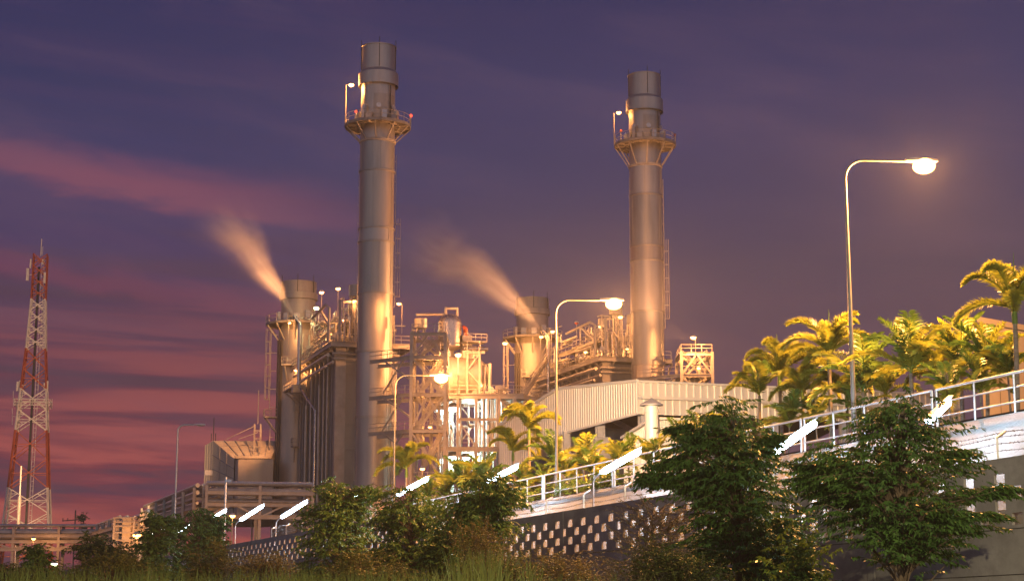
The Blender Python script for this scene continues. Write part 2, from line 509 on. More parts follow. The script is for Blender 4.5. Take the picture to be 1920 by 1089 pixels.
# ---- perforated perimeter wall, three stepped lengths
wallA = line_z(Q(1920, 852, 0), Q(1473, 918.5, 0))
wallB = line_z(Q(1286, 921, 0), Q(955, 974, 0))
wallC = line_z(Q(705, 971, 0), Q(458, 1015.6, 0))
TW = .08
def wall(Y0, Y1, topz, label, first_drop=.36):
    root = empty('perimeter_wall', W(Y0, 0, 0), label, 'wall', 'lengths of perforated perimeter wall')
    L = (Y1-Y0)/WU.y
    pitch = 1.08; cw = pitch/4
    n = int(L/cw)
    cw = L/n
    hh, gap = .275, .035
    rows = []                                    # depth below the top, hole row index or None
    d = first_drop
    rows.append((0, d, None))
    for k in range(4):
        rows.append((d, d+hh, k)); d += hh
        rows.append((d, d+gap, None)); d += gap
    m = MB()
    per_pillar = 6*4
    def pt(i, dep, t):
        Y = Y0 + (i + (.32 if i % 2 and i < n else 0))*cw*WU.y
        z = topz(Y) - dep if dep is not None else 0.0
        return W(Y, t, max(z, 0))
    def hole(i, k):
        if k is None or i < 0 or i >= n: return False
        j = i % per_pillar
        if j >= per_pillar-1: return False
        return (i + 2*(k % 2)) % 4 == 0
    allrows = rows + [(d, None, None)]
    for (a, b, k) in allrows:
        for i in range(n):
            if hole(i, k):
                # reveals
                q = lambda i_, dep, t: pt(i_, dep, t)
                m.quad(q(i, b, 0), q(i+1, b, 0), q(i+1, b, TW), q(i, b, TW))
                m.quad(q(i, a, 0), q(i, a, TW), q(i+1, a, TW), q(i+1, a, 0))
                m.quad(q(i, a, 0), q(i, b, 0), q(i, b, TW), q(i, a, TW))
                m.quad(q(i+1, a, 0), q(i+1, a, TW), q(i+1, b, TW), q(i+1, b, 0))
            else:
                m.quad(pt(i, a, 0), pt(i, b, 0), pt(i+1, b, 0), pt(i+1, a, 0))
                m.quad(pt(i, a, TW), pt(i+1, a, TW), pt(i+1, b, TW), pt(i, b, TW))
    m.quad(pt(0, 0, 0), pt(n, 0, 0), pt(n, 0, TW), pt(0, 0, TW))
    m.quad(pt(0, 0, 0), pt(0, 0, TW), pt(0, None, TW), pt(0, None, 0))
    m.quad(pt(n, 0, 0), pt(n, None, 0), pt(n, None, TW), pt(n, 0, TW))
    m.build('panel', M['concrete'], root, False)
    for dj in (d+.06, d+1.1, d+2.1):
        MB().frame_box(W(Y0, -.006, topz(Y0)-dj), W(Y1, 0, topz(Y1)-dj)-W(Y0, 0, topz(Y0)-dj), WN*.006, UP*.022).build('joint', M['dark'], root, False)
    # pillars
    i = per_pillar-2
    while i < n:
        Y = Y0 + (i+.7)*cw*WU.y
        p = W(Y, -.025, 0)
        pm = MB().frame_box(p, WU*.3, -WN*.03 if False else WN*.02, UP*(topz(Y)-.02))
        pm.build('pillar', M['concrete'], root, False)
        i += per_pillar
    # a thin string course under the holes
    # brackets and wires
    Y = Y0 + 1.4
    heads = []
    while Y < min(Y1, 100):
        b = W(Y, .1, topz(Y)); k1 = b + UP*.50; k2 = k1 + WN*.26 + UP*.16
        bm = MB().bar(b, k1, .05, .05).bar(k1, k2, .05, .05)
        bm.build('wire_bracket', M['galv'], root, False)
        heads.append((b, k1, k2)); Y += 2.95
    rng = random.Random(int(Y0))
    for lev in (.28, .52, .76, 1.0):
        m = MB()
        def onb(h, f):
            b, k1, k2 = h
            return b.lerp(k1, f/.72) if f < .72 else k1.lerp(k2, (f-.72)/.28)
        for h0, h1 in zip(heads, heads[1:]):
            a, c = onb(h0, lev), onb(h1, lev)
            nn = 22
            pts = []
            for q in range(nn+1):
                s = q/nn
                p = a.lerp(c, s) - UP*.05*math.sin(math.pi*s)
                pts.append(p)
                if 0 < q < nn:
                    for _ in range(2):
                        dv = Vector((rng.uniform(-1, 1), rng.uniform(-1, 1), rng.uniform(-1, 1))).normalized()*.035
                        m.bar(p-dv, p+dv, .008)
            m.tube(pts, .007, 4)
        m.build('barbed_wire', M['wire'], root, False)
    return root
wall(30.5, 47.8, wallA, 'grey perforated concrete wall behind the bushy tree at the far right, nearest and tallest length')
wall(47.85, 72.0, wallB, 'grey perforated concrete wall below the middle white railing, with an angled barbed wire top', .33)
wall(72.05, 140, wallC, 'farthest length of grey perforated wall, seen between the trees on the left', .25)

# ---- white tubular guard rails
def railing(Y0, Y1, label):
    root = empty('guard_rail', W(Y0, TR, base_z(Y0)), label, 'railing', 'white tubular railings above the concrete bank')
    z = lambda Y: base_z(Y)
    H = 1.09
    g0 = .09
    Ya, Yb = Y0+g0, Y1-g0
    n = 4
    for k in range(n+1):
        Y = Ya + (Yb-Ya)*k/n
        r = .032 if 0 < k < n else .04
        one_tube('post', [W(Y, TR, z(Y)), W(Y, TR, z(Y)+H)], r, M['rail'], root, 10)
    for h, nm, r in ((H, 'top_rail', .038), (H*.66, 'mid_rail', .026), (H*.30, 'mid_rail', .026)):
        one_tube(nm, [W(Ya, TR, z(Ya)+h), W(Yb, TR, z(Yb)+h)], r, M['rail'], root, 10)
    return root
rl = ['white tube railing at the right edge of the photo, before the orange wall',
      'white tube railing just right of the tallest leafy tree top on the bank',
      'white tube railing behind the second leafy tree from the right',
      'white tube railing half hidden by the largest round leafy tree',
      'white tube railing behind the lit tube lamp, before the low palms',
      'white tube railing left of the gooseneck lamp on the wall',
      'white tube railing beside the dark tree under the paired tube light',
      'white tube railing between the two middle dark trees',
      'far white tube railing behind the dark trees under the left stack',
      'farthest white tube railing, mostly behind the dark trees']
for i in range(10):
    a = 37.61 + 6.05*i
    railing(a, a+6.05, rl[i])

# ---- fluorescent lamps on goosenecks standing on the wall
wtop = lambda Y: wallA(Y) if Y < 47.8 else (wallB(Y) if Y < 72 else wallC(Y))
FL = [((1738, 790), (1779, 752), 'white tube lamp partly behind the rightmost tree, before the railing'),
      ((1448, 850), (1531, 791), 'white tube lamp between the two largest leafy trees'),
      ((1127, 886), (1201, 844), 'white tube lamp on a curved gooseneck pole at the middle of the perforated wall'),
      ((912, 904), (971, 873), 'white tube lamp behind the top of the dark tree left of the railing'),
      ((744, 928), (803, 896), 'white tube lamp just right of the base of the tall left stack'),
      ((632, 951), (680, 926), 'white tube lamp seen as dots through the tree before the left stack'),
      ((527, 970), (576, 939), 'rightmost of the three tube lamps in a row under the left pipe rack'),
      ((450, 975), (494, 947), 'middle of the three tube lamps in a row under the left pipe rack'),
      ((385, 979), (424, 956), 'leftmost of the three tube lamps in a row under the left pipe rack'),
      ((334, 996), (356, 983), 'small far tube lamp half hidden in the tree below the unlit street lamp'),
      ((286, 1001), (314, 985), 'smallest and leftmost tube lamp above the bushes')]
for (lo, hi, lab) in FL:
    a = Q(lo[0], lo[1], .3); b = Q(hi[0], hi[1], 1.45)
    d = (b-a).normalized()
    foot = a - Vector((d.x, d.y, 0)).normalized()*.42
    Yf = foot.y
    foot = W(Yf, .1, wtop(Yf))
    root = empty('tube_lamp', foot, lab, 'lamp', 'fluorescent lamps along the wall')
    # gooseneck
    e = a + d*.1
    topz = a.z - .12
    pts = [foot, Vector((foot.x, foot.y, topz-.25))]
    c0 = pts[-1]; c1 = Vector((foot.x, foot.y, topz)); c2 = e
    for k in range(1, 8):
        s = k/7
        pts.append(c0*(1-s)**2 + c1*2*s*(1-s) + c2*s*s)
    one_tube('pole', pts, .032, M['galv'], root, 8)
    side = d.cross(UP).normalized(); up = (side.cross(d).normalized() + WN*.6).normalized()
    hm = MB().frame_box(a - d*.06 - side*.07 + up*.09, d*((b-a).length+.12), side*.14, up*.05)
    hm.frame_box(a + d*((b-a).length*.5-.05) - side*.02 + up*.14, d*.1, side*.04, up*.05)
    hm.build('housing', M['housing'], root, False)
    MB().tube([a, a.lerp(b, .02), a.lerp(b, .07), a.lerp(b, .93), a.lerp(b, .98), b], [.03, .075, .11, .11, .075, .03], 12).build('tube', M['tubelight'], root)

# ---- street lamps along the road
def street_lamp(top, bend_r, arm, base_zv, label, lit=True, rb=.07, rt=.038, watts=29000, colr=SOD):
    """top: point where the pole would meet the arm; arm: vector to the lamp head"""
    base = Vector((top.x, top.y, base_zv))
    root = empty('street_lamp', base, label, 'street lamp', 'street lamps along the upper road')
    d = arm.normalized()
    pts = [base, base.lerp(top, .5), top - UP*bend_r]
    rs = [rb, (rb+rt)/2, rt]
    for k in range(1, 8):
        a = math.pi/2*k/7
        pts.append(top - UP*bend_r*(1-math.sin(a)) + d*bend_r*(1-math.cos(a))); rs.append(rt)
    end = top + arm
    pts.append(end - d*.25); rs.append(rt*.9)
    MB().tube(pts, rs, 12).build('pole', M['pole' if lit else 'galv'], root)
    MB().lathe(base, [(.16, 0), (.16, .04), (.11, .05), (.11, .5), (rb, .52)], 12).build('base_flange', M['galv'], root)
    side = d.cross(UP).normalized()
    hd = MB()
    # cobra head housing: tapering shell open below
    n = 9
    vs = []
    for i in range(n+1):
        s = i/n
        w = .06 + (.12 if lit else .24)*math.sin(math.pi*min(1, s*.75+.12))**.8
        c = end - d*.25 + d*1.05*s
        hgt = .10 + .05*math.sin(math.pi*s)
        for q in range(9):
            a = math.pi*q/8
            vs.append(c + side*w*math.cos(a) + UP*(hgt*math.sin(a)))
    fs = []
    for i in range(n):
        for q in range(8):
            k = i*9+q
            fs.append((k, k+1, k+10, k+9))
    hd.add(vs, fs)
    fs2 = [tuple(range(9)), tuple(range(n*9, n*9+9))[::-1]]
    hd.add(vs, fs2)
    h = hd.build('lamp_head', M['housing'], root)
    c = end + d*.36 - UP*.04
    if lit:
        MB().ball(c - UP*.10, .36, .36, .25, 20, 12).build('bulb', M['sodium'], h)
        point_lamp(h, c - UP*.14, watts, colr, .12)
    else:
        MB().ball(c, .34, .2, .09, 14, 8).build('lens', M['housing'], h)
    return root
def lamp_at(u, v, Y, ue, label, lit=True, **k):
    top = P(u, v, Y)
    arm = (P(ue, v, Y) - top); arm.y = arm.x*.10
    z, t = terr(top)
    street_lamp(top, .62, arm, z, label, lit, **k)
lamp_at(1584, 300, 50, 1715, 'tall lit street lamp with a bright orange glow, rising above the palms on the right', rb=.09)
lamp_at(1042, 562, 69, 1136, 'lit street lamp before the ribbed shed, its arm reaching toward the right stack')
lamp_at(741, 703, 83, 814, 'lit street lamp beside the steel stair tower and the left stack', rb=.05, rt=.03, watts=7000)
lamp_at(334, 796, 150, 368, 'unlit street lamp against the red sky, left of the intake house', lit=False, rb=.12, rt=.085)

# one more of the same lamps stands beside the camera, out of the frame: it lights the grass and the tree fronts
street_lamp(Vector((12.5, 9.0, 10.0)), .62, Vector((-2.4, 0, 0)), 0.0, 'lit street lamp near the viewpoint, outside the photo on the right', watts=22000, colr=(1.0, .80, .42))
# ================================================================== the power station
def lamp_post(foot, height, arm, label, group='lamps on poles about the plant', bulb='sodium_small', rb=.34, name='pole_lamp', lit=True, pole_r=.055):
    """plant lamp: pole, short arm, bowl"""
    foot = Vector(foot)
    root = empty(name, foot, label, 'lamp', group)
    top = foot + UP*height
    arm = Vector(arm)
    pts = [foot, top - UP*.2] + ([top, top+arm] if arm.length > .05 else [top])
    one_tube('pole', pts, pole_r, M['steel'], root, 8)
    c = top + arm
    h = MB().lathe(c, [(.05, .32), (rb*.55, .28), (rb*1.05, .10), (rb*1.08, 0)], 14).build('shade', M['housing'], root)
    MB().ball(c - UP*.03, rb, rb, rb*.72, 14, 8).build('bulb', M[bulb], h)
    pw = {'sodium_small': 4600, 'sodium_mid': 10000, 'greenbulb': 1500}.get(bulb, 0)*min(1, (rb/.34)**2)
    if pw: point_lamp(h, c - UP*rb*.3, pw, (.85, 1, .5) if bulb == 'greenbulb' else (1.0, .38, .10), .1)
    return root
def lamp_px(u, v, Y, drop, arm_u, label, **k):
    """bowl at pixel (u, v); the pole stands drop metres high, arm_u pixels aside"""
    c = P(u, v, Y)
    arm = Vector((arm_u*Y/F, 0, 0))
    return lamp_post(c - arm - UP*drop, drop, arm, label, **k)
def spot(root, name, pos, target, watts, angle, col=(1, .55, .22), blend=.6, r=.4):
    l = bpy.data.lights.new(name, 'SPOT')
    l.energy = watts; l.color = col; l.spot_size = R(angle); l.spot_blend = blend; l.shadow_soft_size = r
    o = bpy.data.objects.new(name, l); COL.objects.link(o)
    o.location = Vector(pos) - root_loc(root); o.parent = root
    o.rotation_euler = (Vector(target)-Vector(pos)).to_track_quat('-Z', 'Y').to_euler()
    return o

# ---- tall chimneys
def exhaust_stack(u, vm, Y, r, vs, label, seams, ladder):
    ax = P(u, vm, Y)
    X = ax.x
    zv = lambda v: P(u, v, Y).z
    at = lambda z, rr=0.0, a=0.0: Vector((X + rr*math.cos(a), Y + rr*math.sin(a), z))
    root = empty('exhaust_stack', (X, Y, 0), label, 'chimney', 'tall exhaust stacks')
    top, capb, colb, deck, cone = [zv(vs[k]) for k in ('top', 'cap', 'collar', 'deck', 'cone')]
    c = at(0)
    zs_ = [0] + sorted(zv(v) for v in seams) + [cone]
    for i, (za, zb) in enumerate(zip(zs_, zs_[1:])):
        MB().lathe(c, [(r, za), (r, zb)], 72).build('shell_section', M[('stack', 'stack2', 'stack3')[(i*2+int(u)) % 3]], root)
        # vertical weld seams
        for a in (-2.6+.9*(i % 2), -1.3+.6*(i % 3), -.5):
            MB().bar(at(za, r+.012, a), at(zb, r+.012, a), .05, .05).build('weld_seam', M['duct'], root, False)
    MB().lathe(c, [(r, cone), (r*.98, deck-.1), (r*.98, colb+.35)], 72).build('upper_shell', M['stack'], root)
    MB().lathe(c, [(r*1.16, colb), (r*1.16, capb-.5), (r*1.0, capb)], 72).build('collar', M['stack'], root)
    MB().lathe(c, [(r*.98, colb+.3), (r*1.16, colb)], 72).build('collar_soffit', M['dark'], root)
    MB().lathe(c, [(r, capb), (r, top-.12), (r*1.04, top-.12), (r*1.04, top), (r*.9, top), (r*.9, capb+1)], 72).build('cap_section', M['stack'], root)
    for v in seams:
        z = zv(v)
        MB().lathe(c, [(r, z-.20), (r*1.045, z-.20), (r*1.045, z+.06), (r, z+.06)], 72).build('seam_ring', M['duct'], root)
    for k in range(3):
        z = cone + (deck-cone)*(.05+.0*k)
    MB().lathe(c, [(r, cone-.35), (r*1.06, cone-.3), (r*1.06, cone+.05), (r*.99, cone+.1)], 72).build('support_ring', M['steel'], root)
    # platform: annular deck with fascia
    pr = r*1.93
    n = 16
    pm = MB().lathe(c, [(r, deck), (pr, deck), (pr, deck-.42), (pr-.12, deck-.42), (pr-.12, deck-.08), (r, deck-.08)], n, math.pi/n)
    pm.build('platform', M['grate'], root, False)
    # underside framing rings
    MB().lathe(c, [(r*1.22, deck-.10), (r*1.22, deck-.3), (r*1.3, deck-.3), (r*1.3, deck-.10)], 32).build('platform_ring', M['steel'], root)
    for k in range(10):
        a = 2*math.pi*(k+.5)/10
        one_bar('brace', at(cone-.1, r*1.03, a), at(deck-.42, pr*.96, a), .15, .15, M['steel'], root)
    for k in range(12):
        a = 2*math.pi*(k+.5)/12
        one_bar('platform_beam', at(deck-.2, r, a), at(deck-.2, pr-.1, a), .14, .22, M['steel'], root)
    for h in (.62, 1.25):
        pts = [at(deck+h, pr-.08, 2*math.pi*k/n+math.pi/n) for k in range(n+1)]
        MB().tube(pts, .04, 6, False).build('handrail', M['steel'], root)
    for k in range(n):
        a = 2*math.pi*k/n+math.pi/n
        one_bar('rail_post', at(deck, pr-.08, a), at(deck+1.25, pr-.08, a), .07, .07, M['steel'], root)
    # instruments round the shell on the deck
    rng = random.Random(int(u))
    for a, w, h in ((-2.5, .7, 1.2), (-1.9, .9, 1.0), (-1.2, .7, 1.3), (-.75, .9, .9), (-.45, .6, 1.5), (3.3, .8, 1.2), (-2.2, .5, 1.9)):
        p = at(deck+h/2+.25, r*1.0+.55, a)
        m = MB().box(p, (w, .55, h), Vector((-math.sin(a), math.cos(a), 0)))
        m.bar(p-UP*h/2, p-UP*(h/2+.25), .1)
        m.bar(p + Vector((0, 0, h/2)), p+UP*(h/2+.35), .08)
        m.build('instrument_cabinet', M['galv'] if rng.random() < .5 else M['pipe'], root, False)
    for a in (-1.45, -2.25, -.6):
        p = at(deck+2.3, r, a)
        d = (p-at(deck+2.3)).normalized()
        m = MB().tube([p, p+d*.35], .26, 14).tube([p+d*.35, p+d*.42], .36, 14)
        m.build('sample_port', M['galv'], root)
    # darker lagged sector panel on the front
    m = MB()
    nn = 14
    a0, a1 = -1.75, -.35
    rr = r*1.004
    z0, z1 = deck+.3, deck+4.2
    vsx = [at(z, rr, a0+(a1-a0)*k/nn) for z in (z0, z1) for k in range(nn+1)]
    m.add(vsx, [(k, k+1, k+nn+2, k+nn+1) for k in range(nn)])
    m.build('access_panel', M['duct'], root)
    # lightning rods
    for a in (-1.45, -2.9, -.2, 1.6):
        m = MB().bar(at(capb+.1, r*1.02, a), at(top+.9, r*1.02, a), .09)
        m.build('lightning_rod', M['dark'], root, False)
    # drain downpipe on the cap
    one_tube('downpipe', [at(colb-.2, r*1.05, -.75), at(deck+.5, r*1.05, -.75)], .07, M['dark'], root, 8)
    # ladder on the right, caged low down
    la = ladder['a']
    rad = Vector((math.cos(la), math.sin(la), 0)); tan = Vector((-rad.y, rad.x, 0))
    def ladd(z0, z1, cage):
        m = MB()
        p = at(0, r+.22, la)
        for s in (-1, 1):
            m.bar(p+tan*.22*s+UP*z0, p+tan*.22*s+UP*z1, .07)
        z = z0
        while z < z1:
            m.bar(p-tan*.22+UP*z, p+tan*.22+UP*z, .04); z += .45
        z = z0
        while z < z1:
            m.bar(at(z, r, la), p+UP*z, .08); z += 3
        m.build('ladder', M['steel'], root, False)
        if cage:
            m = MB()
            hoops = []
            z = z0+1.5
            while z < z1+.6:
                pts = [p + UP*z + tan*.38*math.cos(t) + rad*(.75*math.sin(t)) for t in [math.pi*k/8 for k in range(9)]]
                m.tube(pts, .035, 5); z += 2.1
            for t in (.5, 1.2, 1.94, 2.64):
                q = tan*.38*math.cos(t) + rad*.75*math.sin(t)
                m.bar(p+q+UP*(z0+1.5), p+q+UP*(z1+.6), .05)
            m.build('ladder_cage', M['steel'], root, False)
    ladd(zv(ladder['v0']), zv(ladder['v1']), True)
    ladd(zv(ladder['v1']), cone-2, False)
    # fixed rungs up the left edge
    m = MB()
    z = zv(900)
    while z < cone-2:
        m.bar(at(z, r, math.pi+.25), at(z, r+.22, math.pi+.25), .09); z += 2.6
    m.bar(at(zv(900), r+.18, math.pi+.25), at(cone-2, r+.18, math.pi+.25), .04)
    m.build('rung_line', M['steel'], root, False)
    # platform lamp and beacons
    lp = at(deck, pr-.05, math.pi-.12)
    lt = zv(vs['lamp'])
    one_tube('lamp_pole', [lp, Vector((lp.x, lp.y, lt)), Vector((lp.x+.7, lp.y-.2, lt))], .06, M['steel'], root, 8)
    point_lamp(root, Vector((lp.x+1.35, lp.y-.45, lt-.55)), vs.get('watts', 14000), (1.0, .40, .10))
    b = MB().lathe(Vector((lp.x+.75, lp.y-.2, lt)), [(.05, .3), (.25, .25), (.42, .05), (.42, 0)], 14).build('lamp_shade', M['housing'], root)
    bulb = MB().ball(Vector((lp.x+.75, lp.y-.2, lt-.03)), .36, .36, .28)
    bulb.build('bulb', M[vs.get('bulb', 'sodium_small')], b)
    for a, hh in ((.12, 1.5), (math.pi-.75, 2.9)):
        q = at(deck, pr-.05, a)
        one_tube('beacon_pole', [q, q+UP*hh], .05, M['steel'], root, 6)
        MB().ball(q+UP*(hh+.15), .2, .2, .24, 12, 8).build('beacon', M['redbulb' if vs.get('beacon', True) else 'redpipe'], root)
    return root, at
st1, at1 = exhaust_stack(706, 400, 224, 2.5, dict(top=90, cap=135, collar=164, deck=236, cone=266, lamp=158, bulb='sodium_mid'),
    'taller left chimney of bare metal, its platform lamp burning bright with red beacons', (323, 430, 455, 551, 660, 782), dict(a=.12, v0=575, v1=417))
st2, at2 = exhaust_stack(1211.5, 420, 241, 2.5, dict(top=143, cap=184, collar=212, deck=271, cone=312, lamp=210, beacon=False, watts=2200),
    'shorter right chimney of bare metal behind the ribbed shed, with a dim platform lamp', (368, 463, 490, 585, 685), dict(a=.12, v0=615, v1=455))

# ---- bypass stacks
OFF = Vector((39.0, 16.5, 0))          # second unit stands beside the first
def bypass_stack():
    Y = 262.0; u = 559
    ax = P(u, 600, Y); X = ax.x
    zv = lambda v: P(u, v, Y).z
    at = lambda z, rr=0.0, a=0.0: Vector((X + rr*math.cos(a), Y + rr*math.sin(a), z))
    c = at(0)
    root = empty('bypass_stack', (X, Y, 0), 'stout lower chimney at the left of the plant, a steam jet rising before it', 'chimney', 'stout bypass stacks')
    r = 3.15
    deck = zv(608)
    MB().lathe(c, [(r, 0), (r, zv(622))], 64).build('shell', M['duct'], root)
    MB().lathe(c, [(r, zv(622)), (r*.94, zv(615)), (r*.90, zv(612)), (r*.90, zv(562))], 64).build('upper_shell', M['duct'], root)
    MB().lathe(c, [(r*.86, zv(564)), (r*1.0, zv(563)), (r*1.0, zv(552)), (r*.93, zv(551))], 64).build('collar', M['duct'], root)
    MB().lathe(c, [(r*.93, zv(551)), (r*.93, zv(530)), (r*.85, zv(530)), (r*.85, zv(545))], 64).build('cap_section', M['duct'], root)
    for v in (541, 660, 720, 790, 860):
        z = zv(v)
        rr = r*.93 if v < 560 else r
        MB().lathe(c, [(rr, z-.1), (rr*1.02, z-.1), (rr*1.02, z+.06), (rr, z+.06)], 64).build('seam_ring', M['duct'], root)
    pr = 5.3; n = 16
    MB().lathe(c, [(r*.9, deck), (pr, deck), (pr, deck-.35), (pr-.12, deck-.35), (pr-.12, deck-.08), (r*.9, deck-.08)], n, math.pi/n).build('platform', M['grate'], root, False)
    for k in range(10):
        a = 2*math.pi*(k+.5)/10
        one_bar('brace', at(deck-2.9, r, a), at(deck-.35, pr*.95, a), .18, .18, M['steel'], root)
    for h in (.6, 1.2):
        MB().tube([at(deck+h, pr-.06, 2*math.pi*k/n+math.pi/n) for k in range(n+1)], .045, 6, False).build('handrail', M['steel'], root)
    m = MB()
    for k in range(n):
        a = 2*math.pi*k/n+math.pi/n
        m.bar(at(deck, pr-.06, a), at(deck+1.2, pr-.06, a), .08)
    m.build('rail_posts', M['steel'], root, False)
    for a, w, h in ((-2.0, .9, 1.1), (-1.5, .9, 1.1), (-1.0, .8, 1.6), (-.6, .7, 1.3), (-2.6, .6, 1.5)):
        p = at(deck+h/2+.3, r+.35, a)
        MB().box(p, (w, .5, h), Vector((-math.sin(a), math.cos(a), 0))).build('instrument_cabinet', M['galv'], root, False)
    for a in (-1.5, -.5, -2.6):
        one_bar('lightning_rod', at(zv(552), r*.95, a), at(zv(530)+1, r*.95, a), .1, .1, M['dark'], root)
    def ladder(a, v0, v1, cage, nm='ladder', gap=.3):
        z0, z1 = zv(v0), zv(v1)
        rad = Vector((math.cos(a), math.sin(a), 0)); tan = Vector((-rad.y, rad.x, 0))
        p = at(0, r+gap, a)
        m = MB()
        for s in (-1, 1): m.bar(p+tan*.25*s+UP*z0, p+tan*.25*s+UP*z1, .08)
        z = z0
        while z < z1: m.bar(p-tan*.25+UP*z, p+tan*.25+UP*z, .05); z += .45
        z = z0+.5
        while z < z1: m.bar(p+UP*z, p-rad*gap+UP*z, .08); z += 3
        m.build(nm, M['steel'], root, False)
        if cage:
            m = MB(); z = z0+1.8
            while z < z1+.4:
                m.tube([p+UP*z+tan*.45*math.cos(t)+rad*.85*math.sin(t) for t in [math.pi*k/8 for k in range(9)]], .05, 5); z += 1.9
            for t in (.25, .9, 1.57, 2.24, 2.9):
                q = tan*.45*math.cos(t)+rad*.85*math.sin(t)
                m.bar(p+q+UP*(z0+1.8), p+q+UP*(z1+.4), .06)
            m.build('ladder_cage', M['steel'], root, False)
    ladder(-1.42, 795, 690, True)
    ladder(-2.95, 770, 622, True, gap=1.2)
    ladder(-1.2, 940, 845, False)
    ladder(-2.95, 930, 800, False, gap=1.0)
    def balcony(a, v, w, d):
        z = zv(v)
        rad = Vector((math.cos(a), math.sin(a), 0)); tan = Vector((-rad.y, rad.x, 0))
        o = at(z, r-.05, a)
        m = MB().frame_box(o - tan*w/2 - UP*.25, rad*d, tan*w, UP*.25)
        m.bar(o-tan*w*.35+rad*d*.9-UP*.2, at(z-2.6, r, a)-tan*w*.3, .16).bar(o+tan*w*.35+rad*d*.9-UP*.2, at(z-2.6, r, a)+tan*w*.3, .16)
        m.build('balcony', M['steel'], root, False)
        rail_mb(MB(), [o-tan*w/2, o-tan*w/2+rad*d, o+tan*w/2+rad*d, o+tan*w/2], 1.15, .035, step=1.0).build('balcony_rail', M['steel'], root, False)
    balcony(-2.9, 782, 2.4, 2.1)
    balcony(-1.25, 838, 2.6, 1.6)
    balcony(-1.6, 688, 3.6, 1.5)
    for a in (-2.35, -2.5, -2.75):
        one_tube('conduit', [at(zv(930), r+.15, a), at(zv(640), r+.15, a)], .11, M['dark'], root, 6)
    return root, at, zv
byp, atb, zvb = bypass_stack()

